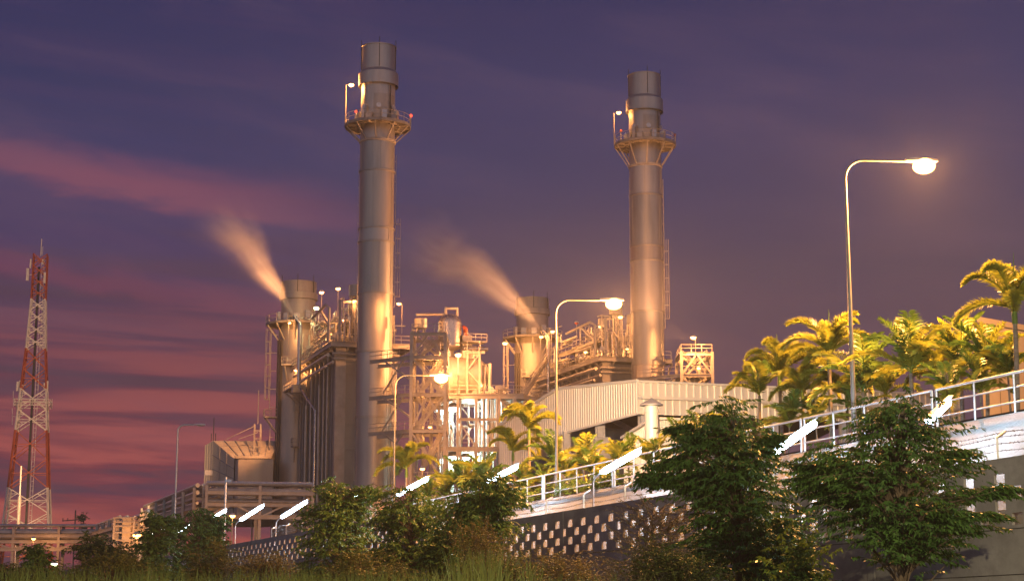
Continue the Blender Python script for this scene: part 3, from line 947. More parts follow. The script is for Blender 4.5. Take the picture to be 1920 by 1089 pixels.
# ---- heat recovery boiler
def boiler():
    C0 = P(640, 700, 228); C0.z = 0
    L, Wd = 29.0, 8.2
    H = P(640, 655, 228).z
    root = empty('boiler', C0, 'ribbed grey boiler casing behind the left chimney, with lit pipework on its roof', 'boiler', 'heat recovery boilers')
    pt = lambda a, b, z: C0 + AX*a + BX*b + UP*z
    MB().frame_box(pt(0, 0, 0), AX*L, BX*Wd, UP*H).build('casing', M['casing'], root, False)
    # stiffening columns on the long side
    for k, a in enumerate((.0, 3.2, 6.6, 9.6, 13, 16.4, 20, 23.2, 26.2, 28.6)):
        w = 1.0 if k in (0,) else .45
        dp = 1.0 if k == 0 else .75
        m = MB()
        o = pt(a-w/2, -dp, 0)
        m.frame_box(o, AX*w, BX*.14, UP*H); m.frame_box(o+BX*(dp-.14), AX*w, BX*.14, UP*H)
        m.frame_box(o+AX*(w/2-.06)+BX*.14, AX*.12, BX*(dp-.28), UP*H)
        m.build('buckstay_column', M['casing'], root, False)
    for z in [H*k/9 for k in range(1, 9)]:
        MB().frame_box(pt(.7, -.22, z), AX*(L-.7), BX*.22, UP*.16).build('stiffener', M['casing'], root, False)
        MB().frame_box(pt(-.18, .6, z), AX*.18, BX*(Wd-.6), UP*.16).build('stiffener', M['casing'], root, False)
    MB().frame_box(pt(-.8, -1.0, 0), AX*.8, BX*1.5, UP*(H+.2)).build('corner_column', M['steel'], root, False)
    # downpipes on the side
    for a, r_, zz in ((5, .16, H), (11.3, .2, H-4), (18, .14, H-1), (22, .22, H-6), (8, .12, H-2)):
        one_tube('downpipe', [pt(a, -.95, 2), pt(a, -.95, zz)], r_, M['pipe'], root, 8)
    # roof deck, overhanging, with edge beams and brackets
    D = H + .9
    ov = 1.9
    MB().frame_box(pt(-ov, -ov, D-.1), AX*(L+2*ov), BX*(Wd+2*ov), UP*.12).build('roof_deck', M['grate'], root, False)
    for z, o in ((D-.45, 0),):
        one_beam('edge_beam', pt(-ov, -ov, z), pt(L+ov, -ov, z), .3, .6, M['steel'], root)
        one_beam('edge_beam', pt(-ov, -ov, z), pt(-ov, Wd+ov, z), .3, .6, M['steel'], root)
        one_beam('edge_beam', pt(-ov, Wd+ov, z), pt(L+ov, Wd+ov, z), .3, .6, M['steel'], root)
    for k in range(10):
        a = .5+k*3.1
        one_bar('bracket', pt(a, -.1, D-2.1), pt(a, -ov+.1, D-.7), .22, .22, M['steel'], root)
        one_beam('outrigger', pt(a, 0, D-.4), pt(a, -ov, D-.4), .2, .4, M['steel'], root)
    for k in range(4):
        b = .6+k*3.2
        one_bar('bracket', pt(-.1, b, D-2.1), pt(-ov+.1, b, D-.7), .22, .22, M['steel'], root)
    # long pipes hung below the overhang
    for o, z, r_ in ((-2.2, D-1.9, .26), (-1.5, D-2.9, .22), (-2.5, D-3.6, .18)):
        one_tube('side_pipe', [pt(-1.2, o, z), pt(L*.92, o, z)], r_, M['pipe'], root, 10)
    for z, r_ in ((D-1.7, .2), (D-2.4, .15)):
        one_tube('front_pipe', [pt(-1.5, -1.6, z), pt(-1.5, Wd, z)], r_, M['pipe'], root, 10)
    rail_mb(MB(), [pt(L+ov, -ov+.1, D), pt(-ov+.1, -ov+.1, D), pt(-ov+.1, Wd+ov-.1, D)], 1.15, .04, step=1.8).build('handrail', M['steel'], root, False)
    # second deck further back
    D2 = D + 4.0
    MB().frame_box(pt(4, 1.5, D2-.1), AX*(L-6), BX*(Wd-2.5), UP*.14).build('upper_deck', M['grate'], root, False)
    rail_mb(MB(), [pt(L-2, 1.6, D2), pt(4.1, 1.6, D2), pt(4.1, Wd-1, D2)], 1.15, .04, step=1.8).build('handrail', M['steel'], root, False)
    for a in (4.3, 10, 16, 22, 26.7):
        one_bar('deck_post', pt(a, 1.8, D), pt(a, 1.8, D2), .22, .22, M['steel'], root)
    one_beam('deck_beam', pt(4, 1.6, D2-.35), pt(L-2, 1.6, D2-.35), .2, .5, M['steel'], root)
    one_beam('deck_beam', pt(4.1, 1.5, D2-.35), pt(4.1, Wd-1, D2-.35), .2, .5, M['steel'], root)
    # drums lying across the roof
    for a, z, rr in ((7.5, D+1.8, 1.0), (15.5, D+2.0, 1.15), (23, D+1.7, .9)):
        c = pt(a, 1.0, z)
        MB().lathe(c, [(.05, -.5), (rr*.6, -.35), (rr*.9, -.1), (rr, .3), (rr, Wd-2.5), (rr*.9, Wd-2.1), (rr*.5, Wd-1.8), (.05, Wd-1.7)], 24, axis=BX).build('steam_drum', M['shiny'], root)
    rng = random.Random(5)
    # risers, valves and loops
    for k in range(72):
        a = rng.uniform(-.5, L); b = rng.uniform(-.8, Wd); z0 = D + (4 if rng.random() < .4 and a > 4 else 0)
        h = rng.uniform(1.6, 4.6); r_ = rng.choice((.07, .1, .13, .18))
        p = pt(a, b, z0)
        pts = [p, p+UP*h]
        if rng.random() < .7:
            q = rng.choice((AX, BX, -AX, -BX))*rng.uniform(.8, 3)
            pts += [p+UP*h+q]
            if rng.random() < .6: pts += [p+UP*(h*rng.uniform(.1, .6))+q]
        m = MB().tube(pts, r_, 8)
        if rng.random() < .6:
            m.box(p+UP*h*.5, (r_*4, r_*4, r_*3)); m.lathe(p+UP*(h*.5)+BX*r_*3, [(.02, 0), (.3, 0), (.3, .05), (.02, .05)], 12, axis=BX)
        m.build('roof_pipe', M['pipe'] if rng.random() < .7 else M['shiny'], root)
    for k in range(20):
        a = rng.uniform(0, L); b = rng.uniform(-1, 2)
        z = D+rng.uniform(.4, 5)
        one_tube('header_pipe', [pt(a, b, z), pt(min(L, a+rng.uniform(4, 12)), b, z)], rng.choice((.12, .18, .25)), M['pipe'], root, 8)
    # silencers: drum on legs
    for a, b, z, rr, hh in ((2.0, 2.4, D+7.0, 1.05, 1.9), (1.8, 5.0, D+5.6, .8, 1.6), (12, 4, D+6.6, .75, 1.4)):
        c = pt(a, b, z)
        MB().lathe(c, [(.1, 0), (rr*.7, 0), (rr, .25), (rr, hh), (rr*.9, hh), (rr*.9, hh-.4)], 28).build('silencer', M['duct'], root)
        m = MB()
        for s, t in ((1, 1), (1, -1), (-1, 1), (-1, -1)):
            m.bar(pt(a+s*rr*.7, b+t*rr*.7, D), pt(a+s*rr*.7, b+t*rr*.7, z+.1), .2)
        for zz in (.35, .7):
            zz = D+(z-D)*zz
            for s in (1, -1):
                m.bar(pt(a+rr*.7, b+s*rr*.7, zz), pt(a-rr*.7, b+s*rr*.7, zz), .14)
                m.bar(pt(a+s*rr*.7, b+rr*.7, zz), pt(a+s*rr*.7, b-rr*.7, zz+2), .12)
        m.build('silencer_frame', M['steel'], root, False)
        m = MB().tube([pt(a, b, D), c], .3, 12).tube([pt(a, b-.5, D+.5), pt(a, b-.5, z-.3)], .2, 10)
        m.build('vent_riser', M['shiny'], root)
    # gantry with sloping brace on the near corner
    g0 = pt(-1.2, -.6, D)
    one_bar('gantry_post', g0, g0+UP*6.1, .34, .34, M['casing'], root)
    g1 = pt(-.3, -2.0, D)
    one_tube('davit', [g1, g1+UP*5.0, g1+UP*5.6+AX*1.2-BX*.3, g1+UP*5.4+AX*13], .2, M['steel'], root, 10)
    one_bar('davit_brace', g1+UP*2.6, g1+UP*5.4+AX*6, .26, .26, M['steel'], root)
    one_bar('pipe_bridge', pt(1, .2, D+6.1), pt(4, 4.6, D+7.3), .3, .3, M['pipe'], root)
    # ladders of caged steel against the far end and a lower gallery
    z = H-3.2
    MB().frame_box(pt(L-6, -3.2, z), AX*8, BX*3.2, UP*.2).build('gallery', M['grate'], root, False)
    rail_mb(MB(), [pt(L-6, -3.1, z+.2), pt(L+2, -3.1, z+.2)], 1.15, .04, step=1.5).build('handrail', M['steel'], root, False)
    for a in (L-5.5, L-1.5, L+1.5):
        one_bar('bracket', pt(a, -.1, z-2.2), pt(a, -3, z), .2, .2, M['steel'], root)
    # steam vent pipe by the side with its angled nozzle
    v0 = pt(L-9, -2.6, D-5.2)
    n0 = P(573, 605, v0.y); nz = P(560.5, 591, v0.y)
    MB().tube([pt(L-16, -1.2, 4), pt(L-16, -1.2, D-8.5), pt(L-10.5, -2.3, D-5.0), v0+UP*1.2, Vector((v0.x, v0.y, n0.z-.4)), Vector((v0.x-.12, v0.y, n0.z)), v0*0+Vector((v0.x+(nz.x-n0.x), v0.y, nz.z))],
              [.2, .2, .2, .3, .36, .36, .30], 14).build('steam_vent', M['shiny'], root)
    MB().box(v0+UP*.6, (2.0, 1.4, 1.2), BX).build('vent_bracket', M['steel'], root, False)
    nozzle = Vector((v0.x+(nz.x-n0.x), v0.y, nz.z))
    return root, pt, D, D2, L, nozzle
boil, bpt, BD, BD2, BL, nozzle = boiler()

# ---- stair tower of open steelwork
def stair_tower():
    Y = 212.0
    q = lambda u, v: P(u, v, Y)
    a = q(770, 800); a.z = 0; b = q(834, 800); b.z = 0
    bx = (b-a).normalized(); w = (b-a).length
    ay = Vector((-bx.y, bx.x, 0)); dp = 7.0
    root = empty('stair_tower', a, 'open steel stair tower with zigzag flights, just right of the left chimney', 'stair tower', 'steel stair towers')
    top = q(770, 622).z
    levels = [q(770, v).z for v in (905, 808, 740, 670)]
    c = [a, b, b+ay*dp, a+ay*dp]
    for p in c: one_beam('column', p, p+UP*top, .5, .5, M['steel'], root) if False else one_bar('column', p, p+UP*top, .42, .42, M['steel'], root)
    zs = [levels[0]-6.0] + levels + [top-.3]
    for i, z in enumerate(zs):
        for p, r_ in zip(c, c[1:]+c[:1]):
            one_beam('beam', p+UP*z, r_+UP*z, .3, .42, M['steel'], root)
    for i, (z0, z1) in enumerate(zip(zs, zs[1:])):
        # knee-braced K bracing on the open sides
        for (p, r_) in ((c[0], c[1]), (c[1], c[2]), (c[3], c[0]), (c[2], c[3])):
            mid = p.lerp(r_, .5)
            if (i % 2) == 0:
                one_bar('brace', p+UP*z0, mid+UP*z1, .22, .22, M['steel'], root); one_bar('brace', r_+UP*z0, mid+UP*z1, .22, .22, M['steel'], root)
            else:
                one_bar('brace', p+UP*z1, r_+UP*z0, .22, .22, M['steel'], root)
    # landings and flights
    for i, z in enumerate(levels):
        MB().frame_box(c[0]+UP*(z+.22)+ay*.2, bx*w, ay*2.2, UP*.08).build('landing', M['grate'], root, False)
        MB().frame_box(c[3]+UP*(z+.22)-ay*2.4, bx*w, ay*2.2, UP*.08).build('landing', M['grate'], root, False)
        rail_mb(MB(), [c[0]+UP*(z+.3)+ay*.25, c[1]+UP*(z+.3)+ay*.25, c[1]+UP*(z+.3)+ay*2.4], 1.1, .035, step=1.1).build('handrail', M['steel'], root, False)
    zz = levels + [top-.3]
    for i, (z0, z1) in enumerate(zip(zs[:-1], zs[1:])):
        s0, s1 = (.9, .12) if i % 2 else (.12, .9)
        for off in (2.3, 3.4) if i else (2.3,):
            p0 = a+bx*w*s0+ay*off+UP*z0; p1 = a+bx*w*s1+ay*off+UP*z1
            if off > 3: p0, p1 = a+bx*w*s1+ay*off+UP*(z0), a+bx*w*s0+ay*off+UP*(z0+(z1-z0))
            m = MB()
            for k in (0, .95):
                m.bar(p0+ay*k, p1+ay*k, .07, .30)
                m.bar(p0+ay*k+UP*1.0, p1+ay*k+UP*1.0, .07); m.bar(p0+ay*k+UP*.55, p1+ay*k+UP*.55, .05)
                for t in (0, .25, .5, .75, 1): m.bar(p0.lerp(p1, t)+ay*k, p0.lerp(p1, t)+ay*k+UP*1.0, .06)
            n = int(abs(z1-z0)/.24)
            for k in range(n):
                s = p0.lerp(p1, (k+.5)/n)
                m.frame_box(s-bx*.15, bx*.3, ay*.95, UP*.04)
            m.build('stair_flight', M['steel'], root, False)
    # link bridges towards the boiler
    for z in levels[1:]:
        one_beam('link_beam', c[0]+UP*z, c[0]+UP*(z-.0)-bx*6+ay*5, .3, .5, M['steel'], root)
        one_beam('link_beam', c[3]+UP*z, c[3]+UP*(z-.0)-bx*6+ay*3, .3, .5, M['steel'], root)
        rail_mb(MB(), [c[0]+UP*(z+.25), c[0]+UP*(z+.25)-bx*6+ay*5], 1.1, .035, step=1.2).build('handrail', M['steel'], root, False)
        one_bar('brace', c[0]+UP*(z-3.0), c[0]+UP*z-bx*4+ay*3.4, .22, .22, M['steel'], root)
        one_bar('brace', c[0]+UP*(z-4.5)-bx*4+ay*3.4, c[0]+UP*z-bx*1+ay*1, .2, .2, M['steel'], root)
    # pipes running up inside
    rng = random.Random(3)
    for k in range(7):
        p = a+bx*rng.uniform(.3, w)+ay*rng.uniform(4.8, 6.8)
        one_tube('pipe', [p+UP*2, p+UP*(top-rng.uniform(0, 7))], rng.choice((.1, .16, .22)), M['pipe'], root, 8)
    rail_mb(MB(), [c[3]+UP*top, c[0]+UP*top, c[1]+UP*top], 1.1, .035, step=1.4).build('handrail', M['steel'], root, False)
    return root, a, bx, ay, w, top, levels
stt, sta, stx, sty, stw, sttop, stlev = stair_tower()

# ---- process platform with equipment
def process_platform():
    Y = 222.0
    q = lambda u, v, d=0: P(u, v, Y+d)
    o = q(838, 800); o.z = 0
    e = q(968, 800); e.z = 0
    bx = (e-o).normalized(); w = (e-o).length; ay = Vector((-bx.y, bx.x, 0)); dp = 12.0
    root = empty('process_platform', o, 'open steel platform with white lit bays below, carrying the glowing tank', 'platform')
    z1 = q(880, 738).z; z2 = q(880, 838).z; zm = q(880, 786).z
    us = [858, 893, 936, 966]
    xs = [(q(u, 800)-q(838, 800)).length for u in us]
    for x in xs:
        for d in (0, dp*.5, dp):
            p = o+bx*x+ay*d
            one_bar('column', p, p+UP*(z1-.3), .36, .36, M['steel'], root)
    for z, h in ((z1-.35, .7), (z2-.3, .6)):
        for d in (0, dp*.5, dp):
            one_beam('girder', o+ay*d+UP*z-bx*1, e+ay*d+UP*z+bx*1, .34, h, M['steel'], root)
        for x in xs+[0]:
            one_beam('cross_beam', o+bx*x+UP*(z+.02), o+bx*x+ay*dp+UP*(z+.02), .26, h*.8, M['steel'], root)
    for d in (0, dp):
        one_beam('tie_beam', o+bx*xs[0]+ay*d+UP*zm, o+bx*xs[2]+ay*d+UP*zm, .26, .4, M['steel'], root)
    for z in (z1, z2):
        MB().frame_box(o-bx*1+UP*z, bx*(w+2), ay*dp, UP*.08).build('deck', M['grate'], root, False)
        rail_mb(MB(), [o+ay*dp+UP*(z+.08), o-bx*.9+UP*(z+.08)+ay*.1, e+bx*.9+UP*(z+.08)+ay*.1, e+bx*.9+ay*dp+UP*(z+.08)], 1.1, .035, step=1.3).build('handrail', M['steel'], root, False)
    # bracing: diagonals, knees
    for k, x in enumerate(((xs[0]+xs[1])/2, (xs[1]+xs[2])/2, xs[0]-1.0)):
        one_bar('column', o+bx*x+ay*dp*.75, o+bx*x+ay*dp*.75+UP*(z1-.3), .26, .26, M['steel'], root)
        one_beam('tie_beam', o+bx*x+UP*(zm-.4*k), o+bx*x+ay*dp+UP*(zm-.4*k), .22, .34, M['steel'], root)
        one_bar('brace', o+bx*x+ay*dp*.75+UP*z2, o+bx*(x+3)+ay*dp*.75+UP*zm, .18, .18, M['steel'], root)
    for (i, j, za, zb, d) in ((0, 1, zm, z2, 0), (1, 2, z1-1, zm+.2, dp), (1, 2, zm, z2, dp*.5), (2, 3, z2, zm, 0), (2, 3, z1-.6, zm, 0), (0, 1, z2-.5, z2-5, 0), (2, 3, z2-.5, z2-5, 0), (1, 2, z2-.5, z2-6, dp), (0, 1, z1-.6, zm, dp), (1, 2, zm, z2, 0)):
        one_bar('brace', o+bx*xs[i]+ay*d+UP*za, o+bx*xs[j]+ay*d+UP*zb, .22, .22, M['steel'], root)
    # low level frames and vertical pipework
    rng = random.Random(11)
    for k in range(44):
        p = o+bx*rng.uniform(-1.5, w)+ay*rng.uniform(1, dp-1)
        za = rng.choice((0, 0, z2)); zb = rng.choice((z1-.5, z2-.4, zm)) if za == 0 else rng.choice((z1-.5, z1-.5, zm))
        r_ = rng.choice((.12, .18, .25, .32))
        pts = [p+UP*za, p+UP*zb]
        if rng.random() < .5: pts += [p+UP*zb+bx*rng.uniform(-3, 3)]
        one_tube('pipe', pts, r_, M['galv'] if rng.random() < .6 else M['pipe'], root, 10)
    for k in range(8):
        p = o+bx*rng.uniform(1, w-1)+ay*rng.uniform(1.5, dp-2)+UP*(rng.choice((z2+.1, z2-7)))
        m = MB().box(p+UP*.7, (rng.uniform(.8, 1.8), rng.uniform(.8, 1.5), 1.4), bx)
        m.lathe(p+UP*1.4, [(.4, 0), (.4, .6), (.25, .8), (.02, .85)], 14)
        m.build('pump_set', M['galv'], root)
    one_beam('low_beam', o+bx*1+UP*(z2-7.2)-ay*3, o+bx*8+UP*(z2-7.2)-ay*3, .4, .6, M['steel'], root)
    # east bridge to the second unit and its stair
    one_beam('bridge_beam', e+UP*(z1-.3), e+bx*9+UP*(z1-.3)+ay*14, .3, .6, M['steel'], root)
    one_beam('bridge_beam', e+UP*(z1-.3)+ay*2, e+bx*9+UP*(z1-.3)+ay*16, .3, .6, M['steel'], root)
    rail_mb(MB(), [e+UP*z1, e+bx*9+UP*z1+ay*14], 1.1, .035, step=1.4).build('handrail', M['steel'], root, False)
    p0 = e+bx*.5+UP*z1+ay*10; p1 = P(1024, 674, 262)
    m = MB()
    ss = Vector((.35, 1, 0)).normalized()
    for k in (0, 1.1):
        m.bar(p0+ss*k, p1+ss*k, .1, .34); m.bar(p0+ss*k+UP*1.05, p1+ss*k+UP*1.05, .08); m.bar(p0+ss*k+UP*.55, p1+ss*k+UP*.55, .06)
        for t in range(9): m.bar(p0.lerp(p1, t/8)+ss*k, p0.lerp(p1, t/8)+ss*k+UP*1.05, .07)
    for t in range(40):
        s = p0.lerp(p1, (t+.5)/40); m.frame_box(s-bx*.15, bx*.3, ss*1.1, UP*.05)
    m.build('stair_flight', M['steel'], root, False)
    # small valves, hand wheels on the deck
    for k in range(9):
        p = e - bx*rng.uniform(.2, 3.6) + ay*rng.uniform(.5, 5) + UP*z1
        m = MB().tube([p, p+UP*.8, p+UP*.8+bx*.8], .13, 8).lathe(p+UP*.95, [(.02, 0), (.35, .02), (.35, .1), (.02, .12)], 14, axis=(0, -1, .2))
        m.build('valve', M['pipe'], root)
    return root, o, bx, ay, w, z1, z2
pp, ppo, ppx, ppy, ppw, ppz1, ppz2 = process_platform()

# big horizontal tank and the vessel over it
c = P(838, 692, 228); e2 = P(890, 692, 230)
rt = 36*228/F
root = empty('storage_tank', Vector((c.x, c.y, ppz1+.08)), 'big rounded tank glowing orange under the lamps on the steel platform', 'tank')
axd = Vector((e2.x-c.x, 2.0, 0)).normalized(); Lt = (e2-c).length
prof = [(.02, -1.9), (rt*.45, -1.75), (rt*.78, -1.25), (rt*.95, -.55), (rt, 0), (rt, Lt), (rt*.95, Lt+.55), (rt*.78, Lt+1.25), (rt*.45, Lt+1.75), (.02, Lt+1.9)]
MB().lathe(Vector((c.x, c.y, ppz1+.5+rt)), prof, 48, axis=axd).build('shell', M['tank'], root)
for s in (.15, .55, .9):
    p = Vector((c.x, c.y, ppz1+.5+rt)) + axd*Lt*s
    MB().lathe(p, [(rt, -.06), (rt*1.015, -.06), (rt*1.015, .06), (rt, .06)], 48, axis=axd).build('band', M['pipe'], root)
for s in (.2, .8):
    p = Vector((c.x, c.y, ppz1+.08)) + axd*Lt*s
    MB().box(p+UP*.55, (.5, rt*1.5, 1.1), axd).build('saddle', M['steel'], root, False)
zt = ppz1+.5+2*rt
v = P(843, 620, 229)
root = empty('deaerator_vessel', Vector((v.x, v.y, zt-.2)), 'upright polished metal vessel with a domed top standing on the glowing tank', 'vessel')
rv = 22.5*229/F
zA, zB = P(843, 650, 229).z, P(843, 606, 229).z
MB().lathe(Vector((v.x, v.y, 0)), [(rv*.35, zt-.4), (rv*.35, zA-.7), (rv*.8, zA-.4), (rv, zA), (rv, zB), (rv*.93, zB+.55), (rv*.72, zB+1.0), (rv*.4, zB+1.25), (.03, zB+1.32)], 48).build('shell', M['shiny'], root)
for z in (zA+.2, (zA+zB)/2, zB-.1):
    MB().lathe(Vector((v.x, v.y, z)), [(rv, -.05), (rv*1.015, -.05), (rv*1.015, .05), (rv, .05)], 48).build('band', M['shiny'], root)
tp = Vector((v.x, v.y, zB+1.2))
one_tube('outlet_pipe', [tp-BX*.6, tp-BX*.6+UP*1.0, tp+BX*1.1+UP*1.0, tp+BX*1.1-UP*.3], .24, M['pipe'], root, 10)
one_tube('inlet_pipe', [tp-BX*.6+UP*.1, tp-BX*5+UP*-.15], .2, M['pipe'], root, 10)
# drum-shaped silencer left of the vessel
sc = P(789, 607, 222)
root = empty('vent_silencer', Vector((sc.x, sc.y, sc.z-2.4)), 'small grey drum silencer at the top of the stair tower', 'silencer')
rs = 12*222/F
MB().lathe(Vector((sc.x, sc.y, 0)), [(.1, sc.z-.75), (rs*.75, sc.z-.75), (rs, sc.z-.6), (rs, sc.z+.7), (rs*.9, sc.z+.7), (rs*.9, sc.z)], 32).build('drum', M['duct'], root)
for k in range(4):
    a = k*math.pi/2+.6
    one_bar('leg', Vector((sc.x+rs*.7*math.cos(a), sc.y+rs*.7*math.sin(a), sc.z-2.4)), Vector((sc.x+rs*.7*math.cos(a), sc.y+rs*.7*math.sin(a), sc.z-.7)), .16, .16, M['steel'], root)
# red elbow pipe
ep = P(874, 640, 229)
root = empty('red_vent_pipe', ep, 'orange red elbow vent pipe right of the domed vessel', 'pipe')
pts = [ep-UP*2.2, P(873, 622, 229)]
c0, c1, c2 = P(873, 622, 229), P(873, 613, 229), P(868, 615.5, 229)
pts += [c0*(1-s)**2+c1*2*s*(1-s)+c2*s*s for s in (.2, .4, .6, .8, 1)]
MB().tube(pts, [.32]*5+[.4, .42], 14).build('elbow', M['redpipe'], root)
MB().box(ep-UP*1.0, (1.4, 1.4, 3.6), BX).build('pedestal', M['pipe'], root, False)
# small upper access frame right of the tank
fa = P(876, 735, 226); fb = P(899, 735, 226)
root = empty('access_frame', fa, 'braced steel access frame in front of the right end of the glowing tank', 'frame')
zt2 = P(880, 660, 226).z; zt3 = P(880, 640, 226).z
for p in (fa, fb, fa+AX*3, fb+AX*3):
    one_bar('column', Vector((p.x, p.y, ppz1)), Vector((p.x, p.y, zt2)), .3, .3, M['steel'], root)
for d in (0, 3):
    one_beam('beam', Vector((fa.x, fa.y, zt2))+AX*d-BX*.8, Vector((fb.x, fb.y, zt2))+AX*d+BX*.8, .3, .4, M['steel'], root)
    one_bar('brace', Vector((fa.x, fa.y, zt2-2.6))+AX*d, Vector((fb.x, fb.y, zt2-.2))+AX*d, .18, .18, M['steel'], root)
    one_bar('brace', Vector((fa.x, fa.y, zt2-2.6))+AX*d, Vector((fb.x, fb.y, zt2-4.6))+AX*d, .18, .18, M['steel'], root)
MB().frame_box(Vector((fa.x, fa.y, zt3))-BX*.5, BX*3.4, AX*3, UP*.15).build('deck', M['grate'], root, False)
for p in (fa, fb): one_bar('post', Vector((p.x, p.y, zt2)), Vector((p.x, p.y, zt3+.1)), .2, .2, M['steel'], root)
rail_mb(MB(), [Vector((fa.x, fa.y, zt3+.15))-BX*.5, Vector((fa.x, fa.y, zt3+.15))+BX*2.9], 1.0, .04, step=.9).build('handrail', M['steel'], root, False)
MB().lathe(Vector((fb.x, fb.y, zt3-.9))+AX*1.5-BX*2, [(.02, -.1), (.35, 0), (.4, .3), (.4, 3.2), (.3, 3.6), (.02, 3.7)], 16, axis=BX).build('small_drum', M['shiny'], root)
gp = P(918, 735, 228)
root = empty('relief_pipe', Vector((gp.x, gp.y, ppz1)), 'tall square-topped pipe loop at the right end of the glowing tank', 'pipe')
zz = P(918, 682, 228).z
one_tube('loop', [Vector((gp.x, gp.y, ppz1)), Vector((gp.x, gp.y, zz)), Vector((gp.x-1.0, gp.y+.5, zz)), Vector((gp.x-1.0, gp.y+.5, zz-3.5))], .26, M['tank'], root, 12)
one_tube('branch', [Vector((gp.x-.7, gp.y-.3, ppz1)), Vector((gp.x-.7, gp.y-.3, zz-.5))], .16, M['tank'], root, 10)
MB().box(Vector((gp.x-.2, gp.y, ppz1+.5)), (2.0, 1.2, 1.0), BX).build('base_block', M['tank'], root, False)

# ---- second unit: copies beside the first
for src, lab, dv in ((byp, 'stout lower chimney between the two tall ones, half veiled by the right steam jet', (0, 0, 0)),
                     (boil, 'boiler beside the right chimney above the ribbed shed, crowded with lit pipes', (0, 0, 0)),
                     (stt, 'open steel stair tower at the right of the right chimney above the shed roof', (-.8, 4, 0))):
    cp = copy_tree(src)
    cp.location = Vector(src.location) + OFF + Vector(dv)
    cp['label'] = lab
nozzle2 = nozzle + OFF

